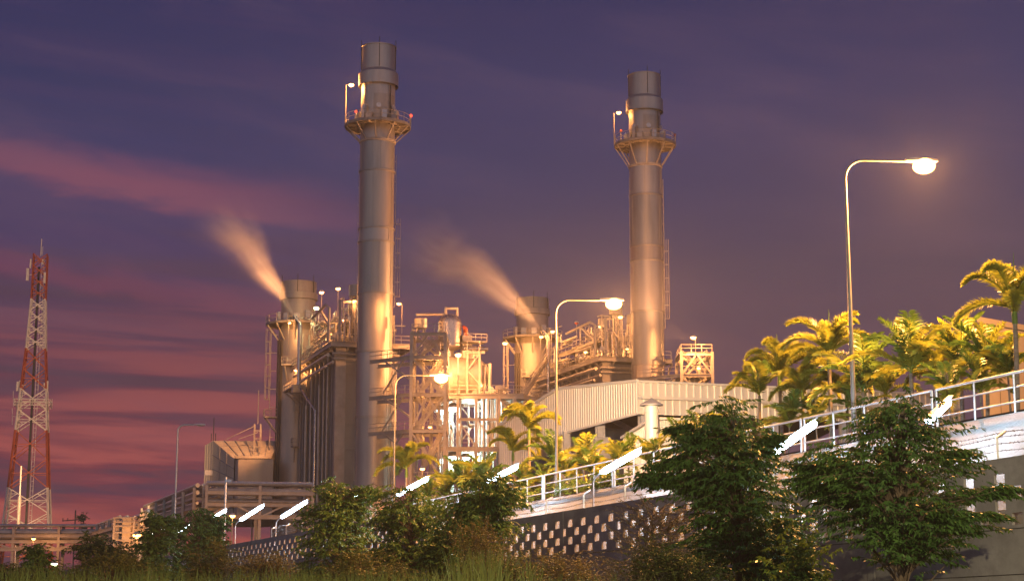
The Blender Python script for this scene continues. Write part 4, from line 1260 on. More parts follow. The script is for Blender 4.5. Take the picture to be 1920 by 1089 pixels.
# ---- steam jets
def steam(name, nz, end, r1, curve, label, dens, seed, side=Vector((0, 0, 0))):
    d = end-nz; L = d.length
    q = d.to_track_quat('Z', 'Y')
    bendw = Vector(curve)
    bl = q.inverted() @ bendw                         # local bend vector
    def Rr(t): return .16 + r1*(t**1.0)
    ob = MB()
    n, mrings = 20, 22
    vs, fs = [], []
    for i in range(mrings+1):
        t = i/mrings
        off = Vector((bl.x, bl.y, 0))*(t*t)
        rr = Rr(t)*1.0
        for k in range(n):
            a = 2*math.pi*k/n
            vs.append((off.x+rr*math.cos(a), off.y+rr*math.sin(a), t*L))
    for i in range(mrings):
        for k in range(n):
            a, b = i*n+k, i*n+(k+1) % n
            fs.append((a, b, b+n, a+n))
    fs.append(tuple(range(n))[::-1]); fs.append(tuple(range(mrings*n, mrings*n+n)))
    me = bpy.data.meshes.new(name); me.from_pydata(vs, [], fs); me.update()
    m, nt, ns, Lk = nodes(name+'_vapour')
    out = N(nt, 'ShaderNodeOutputMaterial'); pv = N(nt, 'ShaderNodeVolumePrincipled')
    pv.inputs['Color'].default_value = (.95, .93, .92, 1); pv.inputs['Anisotropy'].default_value = .0
    Lk.new(pv.outputs[0], out.inputs['Volume'])
    def MATH(op, a, b=None, clamp=False):
        nn = N(nt, 'ShaderNodeMath', operation=op); nn.use_clamp = clamp
        for i, x in enumerate((a, b)):
            if x is None: continue
            if isinstance(x, (int, float)): nn.inputs[i].default_value = x
            else: Lk.new(x, nn.inputs[i])
        return nn.outputs[0]
    tc = N(nt, 'ShaderNodeTexCoord'); sp = N(nt, 'ShaderNodeSeparateXYZ'); Lk.new(tc.outputs['Object'], sp.inputs[0])
    x, y, z = sp.outputs
    t = MATH('DIVIDE', z, L, True); t2 = MATH('MULTIPLY', t, t)
    cw = N(nt, 'ShaderNodeCombineXYZ'); Lk.new(MATH('MULTIPLY', t, 4.2), cw.inputs[0]); cw.inputs[1].default_value = seed*2.3
    nw = N(nt, 'ShaderNodeTexNoise', Scale=1.0, Detail=3.0, Roughness=.6); Lk.new(cw.outputs[0], nw.inputs['Vector'])
    sw = MATH('MULTIPLY', MATH('MULTIPLY', MATH('SUBTRACT', nw.outputs[0], .5), t), r1*.75)
    xx = MATH('SUBTRACT', MATH('ADD', x, sw), MATH('MULTIPLY', t2, bl.x)); yy = MATH('SUBTRACT', MATH('ADD', y, sw), MATH('MULTIPLY', t2, bl.y))
    rr = MATH('ADD', MATH('MULTIPLY', t, r1), .16)
    px, py = MATH('DIVIDE', xx, rr), MATH('DIVIDE', yy, rr)
    rad = MATH('SQRT', MATH('ADD', MATH('MULTIPLY', px, px), MATH('MULTIPLY', py, py)))
    cv = N(nt, 'ShaderNodeCombineXYZ')
    Lk.new(MATH('MULTIPLY', px, 2.6), cv.inputs[0]); Lk.new(MATH('MULTIPLY', py, 2.6), cv.inputs[1]); Lk.new(MATH('ADD', MATH('MULTIPLY', t, 3.2), seed), cv.inputs[2])
    nz_ = N(nt, 'ShaderNodeTexNoise', Scale=1.0, Detail=4.0, Roughness=.55, Distortion=.35); Lk.new(cv.outputs[0], nz_.inputs['Vector'])
    # wisps: the centre of the density wanders with the noise
    wob = MATH('MULTIPLY', MATH('SUBTRACT', nz_.outputs[0], .5), MATH('ADD', MATH('MULTIPLY', t, 2.6), .2))
    rad2 = MATH('ADD', rad, wob)
    # one side (local direction `side`) thins into long wisps
    sl = q.inverted() @ side
    core = N(nt, 'ShaderNodeMapRange', interpolation_type='SMOOTHSTEP')
    Lk.new(rad2, core.inputs[0]); core.inputs['From Min'].default_value = .95; core.inputs['From Max'].default_value = .0
    sidec = MATH('ADD', MATH('MULTIPLY', px, sl.x), MATH('MULTIPLY', py, sl.y))
    sb = N(nt, 'ShaderNodeMapRange', interpolation_type='SMOOTHSTEP')
    Lk.new(sidec, sb.inputs[0]); sb.inputs['From Min'].default_value = -.75; sb.inputs['From Max'].default_value = .55
    sb.inputs['To Min'].default_value = .18; sb.inputs['To Max'].default_value = 1.0
    fade = N(nt, 'ShaderNodeMapRange', interpolation_type='SMOOTHSTEP')
    Lk.new(t, fade.inputs[0]); fade.inputs['From Min'].default_value = 1.02; fade.inputs['From Max'].default_value = .62
    thin = MATH('DIVIDE', dens, MATH('ADD', MATH('MULTIPLY', rr, .55), .12))
    st = N(nt, 'ShaderNodeMapRange', interpolation_type='SMOOTHSTEP')
    Lk.new(nz_.outputs[0], st.inputs[0]); st.inputs['From Min'].default_value = .36; st.inputs['From Max'].default_value = .62
    st.inputs['To Min'].default_value = .25; st.inputs['To Max'].default_value = 1.35
    thin = MATH('MULTIPLY', thin, st.outputs[0])
    dn = MATH('MULTIPLY', MATH('MULTIPLY', core.outputs[0], fade.outputs[0]), MATH('MULTIPLY', thin, sb.outputs[0]))
    Lk.new(dn, pv.inputs['Density'])
    me.materials.append(m)
    o = bpy.data.objects.new(name, me); COL.objects.link(o)
    o.rotation_mode = 'QUATERNION'
    o.location = nz; o.rotation_quaternion = q
    tag(o, label, 'steam', 'jets of vented steam')
    return o
steam('steam_plume', nozzle, P(412, 370, nozzle.y), 7.2, (-3.0, 0, -1.5), 'left steam jet blowing up from the bent vent pipe, against the red cloud', .40, 1.3, Vector((1, 0, .55)))
n2e = P(785, 400, nozzle2.y)
steam('steam_plume', nozzle2, n2e, 9.6, (-4.5, 0, -3.0), 'right steam jet blowing left between the two tall chimneys', .55, 4.1, Vector((.6, 0, .8)))
# ================================================================== sheds, racks, tower, lamps of the plant
# ---- ribbed shed
def ribbed(m, p, q, z0, z1, out, pitch=.3, dep=.05):
    """trapezoid-ribbed sheet standing between p and q; z0/z1 heights as functions of 0..1"""
    p, q, out = Vector(p), Vector(q), Vector(out)
    L = (q-p).length
    n = max(2, int(L/pitch))
    xs = []
    for i in range(n):
        for f, d in ((0, 0), (.62, 0), (.70, 1), (.92, 1)):
            xs.append(((i+f)/n, d*dep))
    xs.append((1, 0))
    vs = []
    for s, d in xs:
        b = p.lerp(q, s) + out*d
        vs += [Vector((b.x, b.y, z0(s))), Vector((b.x, b.y, z1(s)))]
    fs = [(2*i, 2*i+2, 2*i+3, 2*i+1) for i in range(len(xs)-1)]
    return m.add(vs, fs)

def shed():
    D0 = 108.0
    C = P(1197, 715, D0); A = P(1047, 730, 117); B = P(937, 799, 123.5)
    E = P(1800, 742, 125.5)
    root = empty('ribbed_shed', Vector((C.x, C.y, 0)), 'open pale shed with ribbed cladding bands and a sloping roof, below the right chimney', 'shed')
    lb = P(1194, 775, D0).z; la = P(1047, 815, 117).z
    outL = Vector((-(A-C).y, (A-C).x, 0)).normalized()
    if outL.y > 0: outL = -outL
    outR = Vector(((E-C).y, -(E-C).x, 0)).normalized()
    if outR.y > 0: outR = -outR
    # left end: two sheets following the roof line
    flat = lambda a, b: (lambda s: a+(b-a)*s)
    m = MB(); ribbed(m, C, A, flat(lb, la), flat(C.z, A.z), outL)
    m.build('end_cladding', M['cladding'], root, False)
    m = MB(); ribbed(m, A, B, flat(la, B.z-4.5), flat(A.z, B.z), outL)
    m.build('end_cladding', M['cladding'], root, False)
    m = MB()
    for p, q in ((C, A), (A, B)): m.bar(p+outL*.08+UP*.05, q+outL*.08+UP*.05, .16, .2)
    m.bar(Vector((C.x, C.y, lb))+outL*.06, Vector((A.x, A.y, la))+outL*.06, .1, .14)
    m.build('verge_trim', M['cladding'], root, False)
    # long front: upper and lower band with a gutter between
    zc = lambda v: P(1197, v, D0).z
    zE = lambda v: P(1800, v, 125.5).z
    bands = ((716, 743, 742, 766), (747, 776, 770, 797))
    for t0, t1, e0, e1 in bands:
        m = MB(); ribbed(m, C, E, flat(zc(t1), zE(e1)), flat(zc(t0), zE(e0)), outR, .62, .07)
        m.build('front_cladding', M['cladding'], root, False)
    m = MB().bar(Vector((C.x, C.y, zc(745)))+outR*.2, Vector((E.x, E.y, zE(768)))+outR*.2, .34, .2)
    m.build('gutter', M['cladding'], root, False)
    m = MB().bar(Vector((C.x, C.y, zc(715)))+outR*.1, Vector((E.x, E.y, zE(741)))+outR*.1, .3, .14)
    m.build('ridge_trim', M['cladding'], root, False)
    dn = C+outR*.35+ (E-C).normalized()*.9
    one_tube('downpipe', [Vector((dn.x, dn.y, zc(746))), Vector((dn.x, dn.y, zc(752)))-(E-C).normalized()*.3, Vector((dn.x, dn.y, 4))-(E-C).normalized()*.3], .11, M['cladding'], root, 8)
    # roof and soffit sheets
    back = (B-C); back.z = 0
    m = MB()
    for (p, q) in ((C, A), (A, B)):
        r1 = E - C; r1.z = 0
        m.quad(p, q, q+r1, p+r1)
        m.quad(p-UP*.12, p+r1-UP*.12, q+r1-UP*.12, q-UP*.12)
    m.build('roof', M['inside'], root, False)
    # posts with concrete feet, and inner beams
    def post(u, v, Y, vb, w=.4):
        p = P(u, v, Y)
        zb = P(u, vb, Y).z
        one_beam('post', Vector((p.x, p.y, zb)), Vector((p.x, p.y, p.z)), w, w, M['galv'], root)
        MB().box(Vector((p.x, p.y, zb/2)), (w*2.2, w*2.0, zb), BX).build('footing', M['concrete'], root, False)
    post(1125, 790, 113, 820, .55); post(1061, 808, 116, 850, .5); post(1206, 770, 109, 826, .6); post(1213, 772, 109.5, 830, .4)
    for u, Y in ((1330, 112.2), (1450, 115.5), (1580, 119)): post(u, 775, Y, 860, .5)
    one_beam('inner_beam', P(1060, 808, 122), P(1210, 818, 124), .4, .9, M['galv'], root)
    one_bar('inner_brace', P(1148, 786, 120), P(1188, 808, 122), .3, .3, M['galv'], root)
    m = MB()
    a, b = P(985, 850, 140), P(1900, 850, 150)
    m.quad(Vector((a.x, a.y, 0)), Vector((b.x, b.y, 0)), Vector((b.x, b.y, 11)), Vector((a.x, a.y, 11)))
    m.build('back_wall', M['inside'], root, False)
    return C, outL, outR
shC, shL, shR = shed()

# low annex with a capped vent pipe in front of the shed
def annex():
    Y = 100.0
    a = P(1170, 822, Y+6); b = P(1228, 786, Y); d = P(1330, 790, Y+3)
    root = empty('annex', Vector((b.x, b.y, 0)), 'low lean-to annex with orange lit ribbed walls in front of the shed', 'building')
    m = MB(); ribbed(m, b, a, lambda s: 3.0, lambda s: b.z+(a.z-b.z)*s, Vector((-1, -.2, 0)).normalized(), .3)
    m.build('side_cladding', M['cladding'], root, False)
    m = MB(); ribbed(m, b, d, lambda s: 3.0, lambda s: b.z+(d.z-b.z)*s, Vector((.1, -1, 0)).normalized(), .3)
    m.build('front_cladding', M['cladding'], root, False)
    m = MB().bar(b+Vector((-.06, -.1, .06)), d+Vector((0, -.1, .06)), .3, .16).bar(b+Vector((-.1, -.05, .06)), a+Vector((-.1, 0, .06)), .3, .16)
    m.build('roof_edge', M['cladding'], root, False)
    bk = Vector((1.0, 7, 0))
    MB().quad(b, a, a+bk, b+bk).quad(b, b+bk, d+bk, d).build('roof', M['cladding'], root, False)
    p = P(1222, 800, Y-1.0); t = P(1222, 751, Y-1.0)
    root = empty('vent_pipe', Vector((p.x, p.y, 3)), 'orange lit vent pipe with a conical rain cap before the shed corner', 'pipe')
    MB().tube([Vector((p.x, p.y, 3)), Vector((p.x, p.y, t.z-.3))], .42, 20).build('pipe', M['cladding'], root)
    MB().lathe(Vector((p.x, p.y, t.z-.25)), [(.02, .42), (.72, .02), (.72, -.06), (.4, 0)], 20).build('rain_cap', M['casing'], root)
    MB().lathe(Vector((p.x, p.y, P(1222, 776, Y).z)), [(.42, 0), (.47, 0), (.47, .12), (.42, .12)], 20).build('joint_ring', M['cladding'], root)
annex()

# ---- rendered building at the far right
def right_building():
    Y = 60.0
    a = P(1836, 605, Y); b = P(2060, 590, Y+6)
    z, t = terr(a)
    root = empty('rendered_building', Vector((a.x, a.y, z)), 'plain rendered building glowing orange behind the palms at the right edge', 'building')
    d = (b-a); d.z = 0
    n = Vector((.42, 1, 0)).normalized()*9
    z0 = min(z, terr(b)[0])-.3
    MB().frame_box(Vector((a.x, a.y, z0)), d, n, UP*(a.z-z0)).build('wall', M['orangewall'], root, False)
    dd, nn = d.normalized(), n.normalized()
    MB().frame_box(Vector((a.x, a.y, a.z+.003))-dd*.12-nn*.12, d+dd*.24, n+nn*.24, UP*.22).build('parapet', M['orangewall'], root, False)
    for k in range(3):
        MB().frame_box(Vector((a.x, a.y, z0))+dd*(1.2+2.6*k)-nn*.025, dd*.03, nn*.02, UP*(a.z-z0-.1)).build('movement_joint', M['dark'], root, False)
right_building()

# ---- filter house of the gas turbine
def intake_house():
    Y = 264.0
    q = lambda u, v, y=Y: P(u, v, y)
    a, b = q(400, 826), q(522, 826)
    z1 = a.z; z0 = q(400, 985).z
    dx = b-a; dx.z = 0
    ay = Vector((-dx.y, dx.x, 0)).normalized()
    root = empty('intake_house', Vector((a.x, a.y, 0)), 'boxy intake filter house with a tapering panelled hood, left of the stout chimney', 'filter house')
    o = Vector((a.x, a.y, z0))
    MB().frame_box(o, dx, AX*11, UP*(z1-z0)).build('housing', M['intake'], root, False)
    for k in range(4):
        MB().frame_box(o-dx.normalized()*.12+AX*(.4+3.2*k), dx.normalized()*.12, AX*.3, UP*(z1-z0)).build('corner_post', M['intake'], root, False)
    MB().frame_box(Vector((a.x, a.y, 0)), dx.normalized()*.8, AX*.8, UP*z0).build('leg', M['steel'], root, False)
    MB().frame_box(Vector((b.x, b.y, 0)), dx.normalized()*-.8, AX*.8, UP*z0).build('leg', M['steel'], root, False)
    # hood: frustum coming forward
    out = -AX*5.5
    f = lambda u, v, y=Y: q(u, v, y)
    A0, A1, A2, A3 = o+UP*(z1-z0)-AX*.05, o+dx+UP*(z1-z0)-AX*.05, o+dx-AX*.05, o-AX*.05
    r0 = lambda s, z: Vector((a.x, a.y, 0)) + dx*s + out + UP*z
    hz1 = q(470, 864).z; hz0 = z0+1.2
    B0, B1, B2, B3 = r0(.26, hz1), r0(.81, hz1), r0(.81, hz0), r0(.26, hz0)
    m = MB().quad(A0, A1, B1, B0).quad(A1, A2, B2, B1).quad(A3, A0, B0, B3).quad(A2, A3, B3, B2)
    m.build('hood', M['intake'], root, False)
    # ribs on the sloped panels
    nrm = (A1-A0).cross(B0-A0).normalized()
    if nrm.z < 0: nrm = -nrm
    for k in range(1, 6):
        s = k/6
        one_bar('panel_rib', A0.lerp(A1, s)+nrm*.06, B0.lerp(B1, s)+nrm*.06, .14, .2, M['casing'], root)
    for t in (.33, .66):
        one_bar('panel_rib', A0.lerp(B0, t)+nrm*.05, A1.lerp(B1, t)+nrm*.05, .1, .12, M['intake'], root)
    n2 = (A0-A3).cross(B3-A3).normalized()
    if n2.x > 0: n2 = -n2
    for k in range(1, 6):
        s = k/6
        one_bar('panel_rib', A3.lerp(A0, s)+n2*.05, B3.lerp(B0, s)+n2*.05, .12, .14, M['casing'], root)
    for t in (.33, .66):
        one_bar('panel_rib', A3.lerp(B3, t)+n2*.05, A0.lerp(B0, t)+n2*.05, .1, .12, M['casing'], root)
    # duct going forward and down from the hood
    w = B1-B0
    MB().frame_box(B0-UP*.25-AX*.02+w*.03, w*.94, -AX*3.5, UP*-(hz1-hz0-.3)).build('duct', M['intake'], root, False)
    MB().frame_box(B0+UP*.1, w, -AX*.5, UP*.35).build('duct_flange', M['intake'], root, False)
    # door box and small mast with aerials on the roof
    MB().box(q(393, 886), (1.6, .5, .8), BX).build('louvre_box', M['galv'], root, False)
    for u, v in ((400, 783), (396, 812), (404, 812)):
        p = q(u, 826, Y+3); t = q(u, v, Y+3)
        one_bar('roof_mast', p, Vector((p.x, p.y, t.z)), .12, .12, M['dark'], root)
    m = MB()
    p = q(476, 826, Y-4); t = q(476, 794, Y-4)
    for dx_ in (0, 1.0):
        for dy_ in (0, 1.0):
            m.bar(Vector((p.x+dx_, p.y+dy_, z0-3)), Vector((p.x+dx_, p.y+dy_, t.z)), .12)
    z = z0-3
    while z < t.z:
        for dy_ in (0, 1.0): m.bar(Vector((p.x, p.y+dy_, z)), Vector((p.x+1, p.y+dy_, z)), .08)
        z += 1.3
    m.bar(Vector((p.x+.5, p.y+.5, t.z)), Vector((p.x+.5, p.y+.5, t.z+5.5)), .12)
    m.bar(Vector((p.x, p.y, t.z-.4)), Vector((p.x-4.5, p.y+.5, z1)), .1); m.bar(Vector((p.x+.6, p.y, t.z-1.4)), Vector((p.x-2.6, p.y+.5, z1)), .1)
    m.build('ladder_mast', M['steel'], root, False)
    return q, Y
intake_house()

# ---- pipe racks
def pipe_rack(p, d, L, zpipes, zbeams, zlow, bay, label, wdt=3.0, truss=True, perp=None, npipe=4, mat='pipe'):
    p = Vector((p.x, p.y, 0)); d = Vector(d).normalized()
    pe = Vector(perp) if perp else Vector((-d.y, d.x, 0))
    root = empty('pipe_rack', p, label, 'pipe rack', 'pipe racks on steel portals')
    n = max(1, int(round(L/bay)))
    top = max(zbeams+zpipes)
    for k in range(n+1):
        b = p + d*L*k/n
        for s in (0, 1):
            one_bar('column', b+pe*wdt*s, b+pe*wdt*s+UP*(top+.2), .34, .34, M['steel'], root)
        for z in zbeams: one_beam('portal_beam', b+UP*(z-.3), b+pe*wdt+UP*(z-.3), .24, .36, M['steel'], root)
    for z in zbeams:
        for s in (0, 1):
            one_beam('long_beam', p+pe*(wdt*s-.19)+UP*(z-.05), p+pe*(wdt*s-.19)+d*L+UP*(z-.05), .26, .42, M['steel'], root)
    rng = random.Random(int(L*7))
    for z in zpipes+zbeams:
        for k in range(npipe):
            r_ = rng.choice((.11, .15, .2, .27))
            t = (k+.5)/npipe*wdt
            one_tube('pipe', [p+pe*t+UP*(z+.2+r_), p+pe*t+d*L+UP*(z+.2+r_)], r_, M[mat if rng.random() < .7 else 'galv'], root, 8)
    if truss:
        za, zb = min(zbeams), zlow
        for k in range(n):
            a, b = p+d*L*k/n, p+d*L*(k+1)/n
            mid = a.lerp(b, .5)
            one_bar('truss_brace', a+UP*zb, mid+UP*za, .2, .2, M['steel'], root); one_bar('truss_brace', mid+UP*za, b+UP*zb, .2, .2, M['steel'], root)
        one_beam('truss_chord', p+UP*zb-pe*.2, p+d*L+UP*zb-pe*.2, .3, .5, M['steel'], root)
    return root
zA = lambda v, Y, u=420: P(u, v, Y).z
pr = P(388, 920, 190)
pipe_rack(pr, BX, 12.6, [zA(912, 190), zA(928, 190)], [zA(922, 190), zA(944, 190)], zA(968, 190), 6.3, 'pipe rack running across in front of the intake filter house')
pr2 = P(412, 912, 194)
pipe_rack(pr2, AX, 74, [zA(912, 187)], [zA(926, 187), zA(945, 187)], zA(972, 187), 12, 'pipe rack receding to the left behind the unlit street lamp', perp=(-.95, -.30, 0))
pr3 = P(-60, 1000, 210)
pipe_rack(pr3, (1, .05, 0), 17.5, [zA(990, 210, 60), zA(1001, 210, 60)], [zA(1003, 210, 60), zA(1014, 210, 60)], zA(1029, 210, 60), 5.8, 'low pipe rack crossing the foot of the red and white tower', wdt=2.5)
pr4 = P(172, 1000, 214)
pipe_rack(pr4, (.325, -1, 0), 42, [zA(988, 210, 60)], [zA(1000, 210, 60), zA(1011, 210, 60)], zA(1024, 210, 60), 11, 'orange lit pipe rack coming forward at the left, beside the bright lamp', perp=(1, .2, 0), wdt=3.0)
# boxy lit structure at the end of that rack
eb = P(214, 990, 172)
root = empty('rack_tower', Vector((eb.x, eb.y, 0)), 'small square steel tower glowing orange at the end of the left pipe rack', 'frame')
for i, (dx, dy) in enumerate(((0, 0), (2.1, 0), (0, 2.1), (2.1, 2.1))):
    one_bar('column', Vector((eb.x+dx, eb.y+dy, 0)), Vector((eb.x+dx, eb.y+dy, zA(969, 172, 214))), .22, .22, M['steel'], root)
for v in (970, 978, 986, 998, 1012):
    z = zA(v, 172, 214)
    for a, b in (((0, 0), (2.1, 0)), ((0, 2.1), (2.1, 2.1)), ((0, 0), (0, 2.1)), ((2.1, 0), (2.1, 2.1))):
        one_bar('beam', Vector((eb.x+a[0], eb.y+a[1], z)), Vector((eb.x+b[0], eb.y+b[1], z)), .16, .16, M['steel'], root)
MB().box(Vector((eb.x+1.25, eb.y+.7, (zA(968, 172, 214))/2)), (.9, .9, zA(967, 172, 214)), (1, 0, 0)).build('riser_duct', M['intake'], root, False)

# ---- red and white lattice tower
def lattice_tower():
    Y = 300.0
    c = P(51, 985, Y); X = c.x
    zv = lambda v: P(51, v, Y).z
    prof = [(zv(478), 1.25), (zv(562), 1.3), (zv(655), 1.75), (zv(730), 2.3), (zv(808), 2.8), (zv(915), 3.5), (zv(985), 4.0), (0, 4.7)]
    def hw(z):
        for (za, a), (zb, b) in zip(prof, prof[1:]):
            if zb <= z <= za: return b+(a-b)*(z-zb)/(za-zb)
        return prof[0][1] if z > prof[0][0] else prof[-1][1]
    rot = .22
    ex = Vector((math.cos(rot), math.sin(rot), 0)); ey = Vector((-math.sin(rot), math.cos(rot), 0))
    pt = lambda i, z: Vector((X, Y, z)) + ex*hw(z)*(1, 1, -1, -1)[i] + ey*hw(z)*(1, -1, -1, 1)[i]
    root = empty('lattice_tower', Vector((X, Y, 0)), 'tall red and white lattice telecom tower at the left edge', 'tower')
    secs = [(478, 562, 4, 'redpaint'), (562, 655, 4, 'whitepaint'), (655, 730, 2, 'redpaint'), (730, 808, 2, 'whitepaint'), (808, 915, 2, 'redpaint'), (915, 1010, 2, 'whitepaint'), (1010, None, 1, 'redpaint')]
    for va, vb, n, mat in secs:
        z1 = zv(va); z0 = zv(vb) if vb else 0.0
        m = MB()
        lw = .16 + .18*(1-z0/zv(478))
        for i in range(4):
            m.bar(pt(i, z0), pt(i, z1), lw)
        for k in range(n):
            a, b = z0+(z1-z0)*k/n, z0+(z1-z0)*(k+1)/n
            md = (a+b)/2
            bw = .15
            for i in range(4):
                j = (i+1) % 4
                m.bar(pt(i, a), pt(j, b), bw); m.bar(pt(j, a), pt(i, b), bw)
                m.bar(pt(i, md), pt(j, md), bw*.8)
                # secondary bracing near the legs
                for (p_, q_) in ((i, j), (j, i)):
                    for f in ((.25, .75) if mat == 'whitepaint' and i < 2 else ()):
                        z_ = a+(b-a)*f
                        inner = pt(p_, z_).lerp(pt(q_, z_), .25 if f < .5 else .25)
                        m.bar(pt(p_, z_), inner, bw*.6); m.bar(pt(p_, md), inner, bw*.6)
        m.build('lattice_section', M[mat], root, False)
    # ladder and cable tray up the middle
    m = MB()
    for s in (-.25, .25): m.bar(Vector((X+s+.5, Y, 0)), Vector((X+s+.5, Y, zv(485))), .08)
    z = 0
    while z < zv(485): m.bar(Vector((X+.25, Y, z)), Vector((X+.75, Y, z)), .06); z += .9
    m.build('ladder', M['whitepaint'], root, False)
    MB().bar(Vector((X-.3, Y+.2, 0)), Vector((X-.3, Y+.2, zv(500))), .4, .2).build('cable_tray', M['dark'], root, False)
    one_tube('top_mast', [Vector((X, Y, zv(480))), Vector((X, Y, zv(448)))], .09, M['whitepaint'], root, 8)
    one_tube('lightning_rod', [Vector((X+.3, Y, zv(480))), Vector((X+.3, Y, zv(462)))], .05, M['whitepaint'], root, 6)
    for (u, v0, v1, w) in ((52, 503, 526, .5), (84, 511, 531, .4), (57.5, 486, 503, .25), (80.5, 487, 496, .25), (33, 715, 733, .4), (38, 713, 730, .35), (84, 718, 728, .4), (88.5, 714, 735, .4)):
        p = P(u, v0, Y-1); q = P(u, v1, Y-1)
        m = MB().box((p+q)/2, (w, .3, abs(p.z-q.z)))
        b = Vector(((p.x+X)/2 if False else p.x+(X-p.x)*.35, Y-.5, (p.z+q.z)/2))
        m.bar((p+q)/2, b, .1)
        m.build('panel_antenna', M['whitepaint'], root, False)
    for u, v0, v1 in ((25, 733, 762), (23, 765, 796), (98, 747, 760)):
        p, q = P(u, v0, Y-1), P(u, v1, Y-1)
        m = MB().bar(p, q, .07).bar((p+q)/2, Vector((X+(p.x-X)*.5, Y-1, (p.z+q.z)/2)), .07)
        m.build('whip_antenna', M['whitepaint'], root, False)
    # ring platform
    z = zv(762)
    m = MB()
    h = hw(z)+.7
    cs = [Vector((X, Y, z))+ex*h*a+ey*h*b for a, b in ((1, 1), (1, -1), (-1, -1), (-1, 1))]
    for a, b in zip(cs, cs[1:]+cs[:1]):
        for dz in (0, .55, 1.1): m.bar(a+UP*dz, b+UP*dz, .1)
        m.bar(a, a+UP*1.1, .1); m.bar(a.lerp(b, .5), a.lerp(b, .5)+UP*1.1, .1)
    m.build('work_platform', M['whitepaint'], root, False)
    return root
lattice_tower()
# slim guyed mast in front of the tower's left leg
p = P(29, 1085, 250); t = P(33, 873, 250)
root = empty('slim_mast', Vector((p.x, p.y, 0)), 'slim pale mast standing before the left legs of the lattice tower', 'mast')
one_tube('pole', [Vector((p.x, p.y, 0)), Vector((p.x, p.y, t.z*.72))], .28, M['steel'], root, 10)
one_tube('tip', [Vector((p.x, p.y, t.z*.72)), Vector((p.x, p.y, t.z))], .12, M['whitepaint'], root, 8)
# far power pole
p = P(137, 1060, 520)
root = empty('power_pole', Vector((p.x, p.y, 0)), 'distant power pole with a crossarm against the red sky', 'pole')
t = P(137, 956, 520)
one_tube('pole', [Vector((p.x, p.y, 0)), Vector((p.x, p.y, t.z))], .22, M['dark'], root, 8)
one_bar('crossarm', P(117, 976, 520), P(151, 973, 520), .3, .3, M['dark'], root)
for u in (118, 127, 144, 150):
    q = P(u, 975, 520); MB().tube([q, q+UP*.8], .14, 8).build('insulator', M['dark'], root)
# camera mast before the rack
p = P(421, 1000, 120); t = P(421, 894, 120)
root = empty('camera_mast', Vector((p.x, p.y, base_z(120))), 'slim grey mast with a small camera before the left pipe rack', 'mast')
one_tube('pole', [Vector((p.x, p.y, base_z(120))), Vector((p.x, p.y, t.z))], .09, M['galv'], root, 8)
MB().box(P(430, 901, 119.8), (.45, .25, .2), (1, -.3, 0)).bar(P(421, 901, 120), P(430, 901, 119.8), .06).build('camera', M['galv'], root, False)

# ---- lamps about the plant
L1 = lamp_px(748, 569, 218, 4.2, -6, 'bright orange pole lamp touching the right side of the left chimney', rb=.30)
L2 = lamp_px(603, 548, 240, 6.5, 0, 'left one of two pole lamps standing above the left boiler roof')
L3 = lamp_px(634, 541, 236, 6.5, 0, 'right one of two pole lamps standing above the left boiler roof')
L4 = lamp_px(664, 564, 230, 5.0, -3, 'small orange lamp tucked against the left edge of the left chimney')
L5 = lamp_px(543, 605, 254, 6.2, 2, 'pole lamp in front of the stout left chimney, below the steam jet', rb=.24)
L6 = lamp_px(555, 694, 250, 1.2, -6, 'orange lamp above the lit yellow ladder cage of the stout left chimney', rb=.3)
L7 = lamp_px(593, 577, 244, 5.0, -5, 'greenish white lamp on an arm beside the left boiler roof', bulb='greenbulb', rb=.38)
L8 = lamp_px(859, 665, 219, 5.6, 0, 'pole lamp in front of the glowing tank', bulb='sodium_mid', rb=.42)
L9 = lamp_px(947, 643, 268, 7.0, -3, 'orange lamp at the top of the ladder left of the veiled chimney', bulb='sodium_mid', rb=.4)
L10 = lamp_px(1015, 631, 262, 5.5, 2, 'left pole lamp in front of the veiled chimney, above the stair')
L11 = lamp_px(1036, 621, 262, 6.0, 2, 'pole lamp at the foot of the right steam jet')
L12 = lamp_px(1163, 594, 243, 6.0, 0, 'small orange lamp below the middle street lamp, beside the right chimney')
L13 = lamp_px(1300, 632, 230, 5.0, -4, 'pole lamp above the stair tower at the right of the right chimney', bulb='sodium_mid', rb=.40)
L14 = lamp_px(1081, 605, 262, 6.5, 0, 'unlit bowl lamp on a thin dark pole, left of the right boiler pipework', bulb='redpipe')
L15 = lamp_px(63, 1009, 205, 2.5, 0, 'orange lamp on the low pipe rack at the foot of the red and white tower', rb=.24)
L16 = lamp_px(257, 1002, 165, 4.0, 0, 'bright orange lamp beside the end of the left pipe rack, above the bushes', bulb='sodium_mid', rb=.42)
L17 = lamp_px(102, 1056, 150, 1.7, 0, 'greenish white lamp low between the bushes at the lower left', bulb='greenbulb', rb=.3)
L18 = lamp_px(792, 878, 205, 5.0, 0, 'small low lamp behind the palm at the base of the stair tower', rb=.3)
L19 = lamp_px(792, 741, 216, 1.6, 0, 'tiny lamp on a landing of the middle stair tower', rb=.22)
L20 = lamp_px(436, 966, 176, 4.0, 0, 'small orange lamp low behind the leftmost tube lamps', rb=.3)
L21 = lamp_px(768, 965, 219, 3.0, 0, 'low lamp at the base of the left chimney behind the dark trees', bulb='sodium_mid', rb=.4)
L22 = lamp_px(1098, 660, 248, 1.6, 0, 'small lamp among the pipework of the right boiler', rb=.26)
L23 = lamp_px(1176, 654, 244, 1.6, 0, 'tiny lamp between the right boiler and the right chimney', rb=.22)
L24 = lamp_px(620, 625, 234, 1.6, 0, 'tiny lamp among the pipes on the left boiler roof', rb=.24)
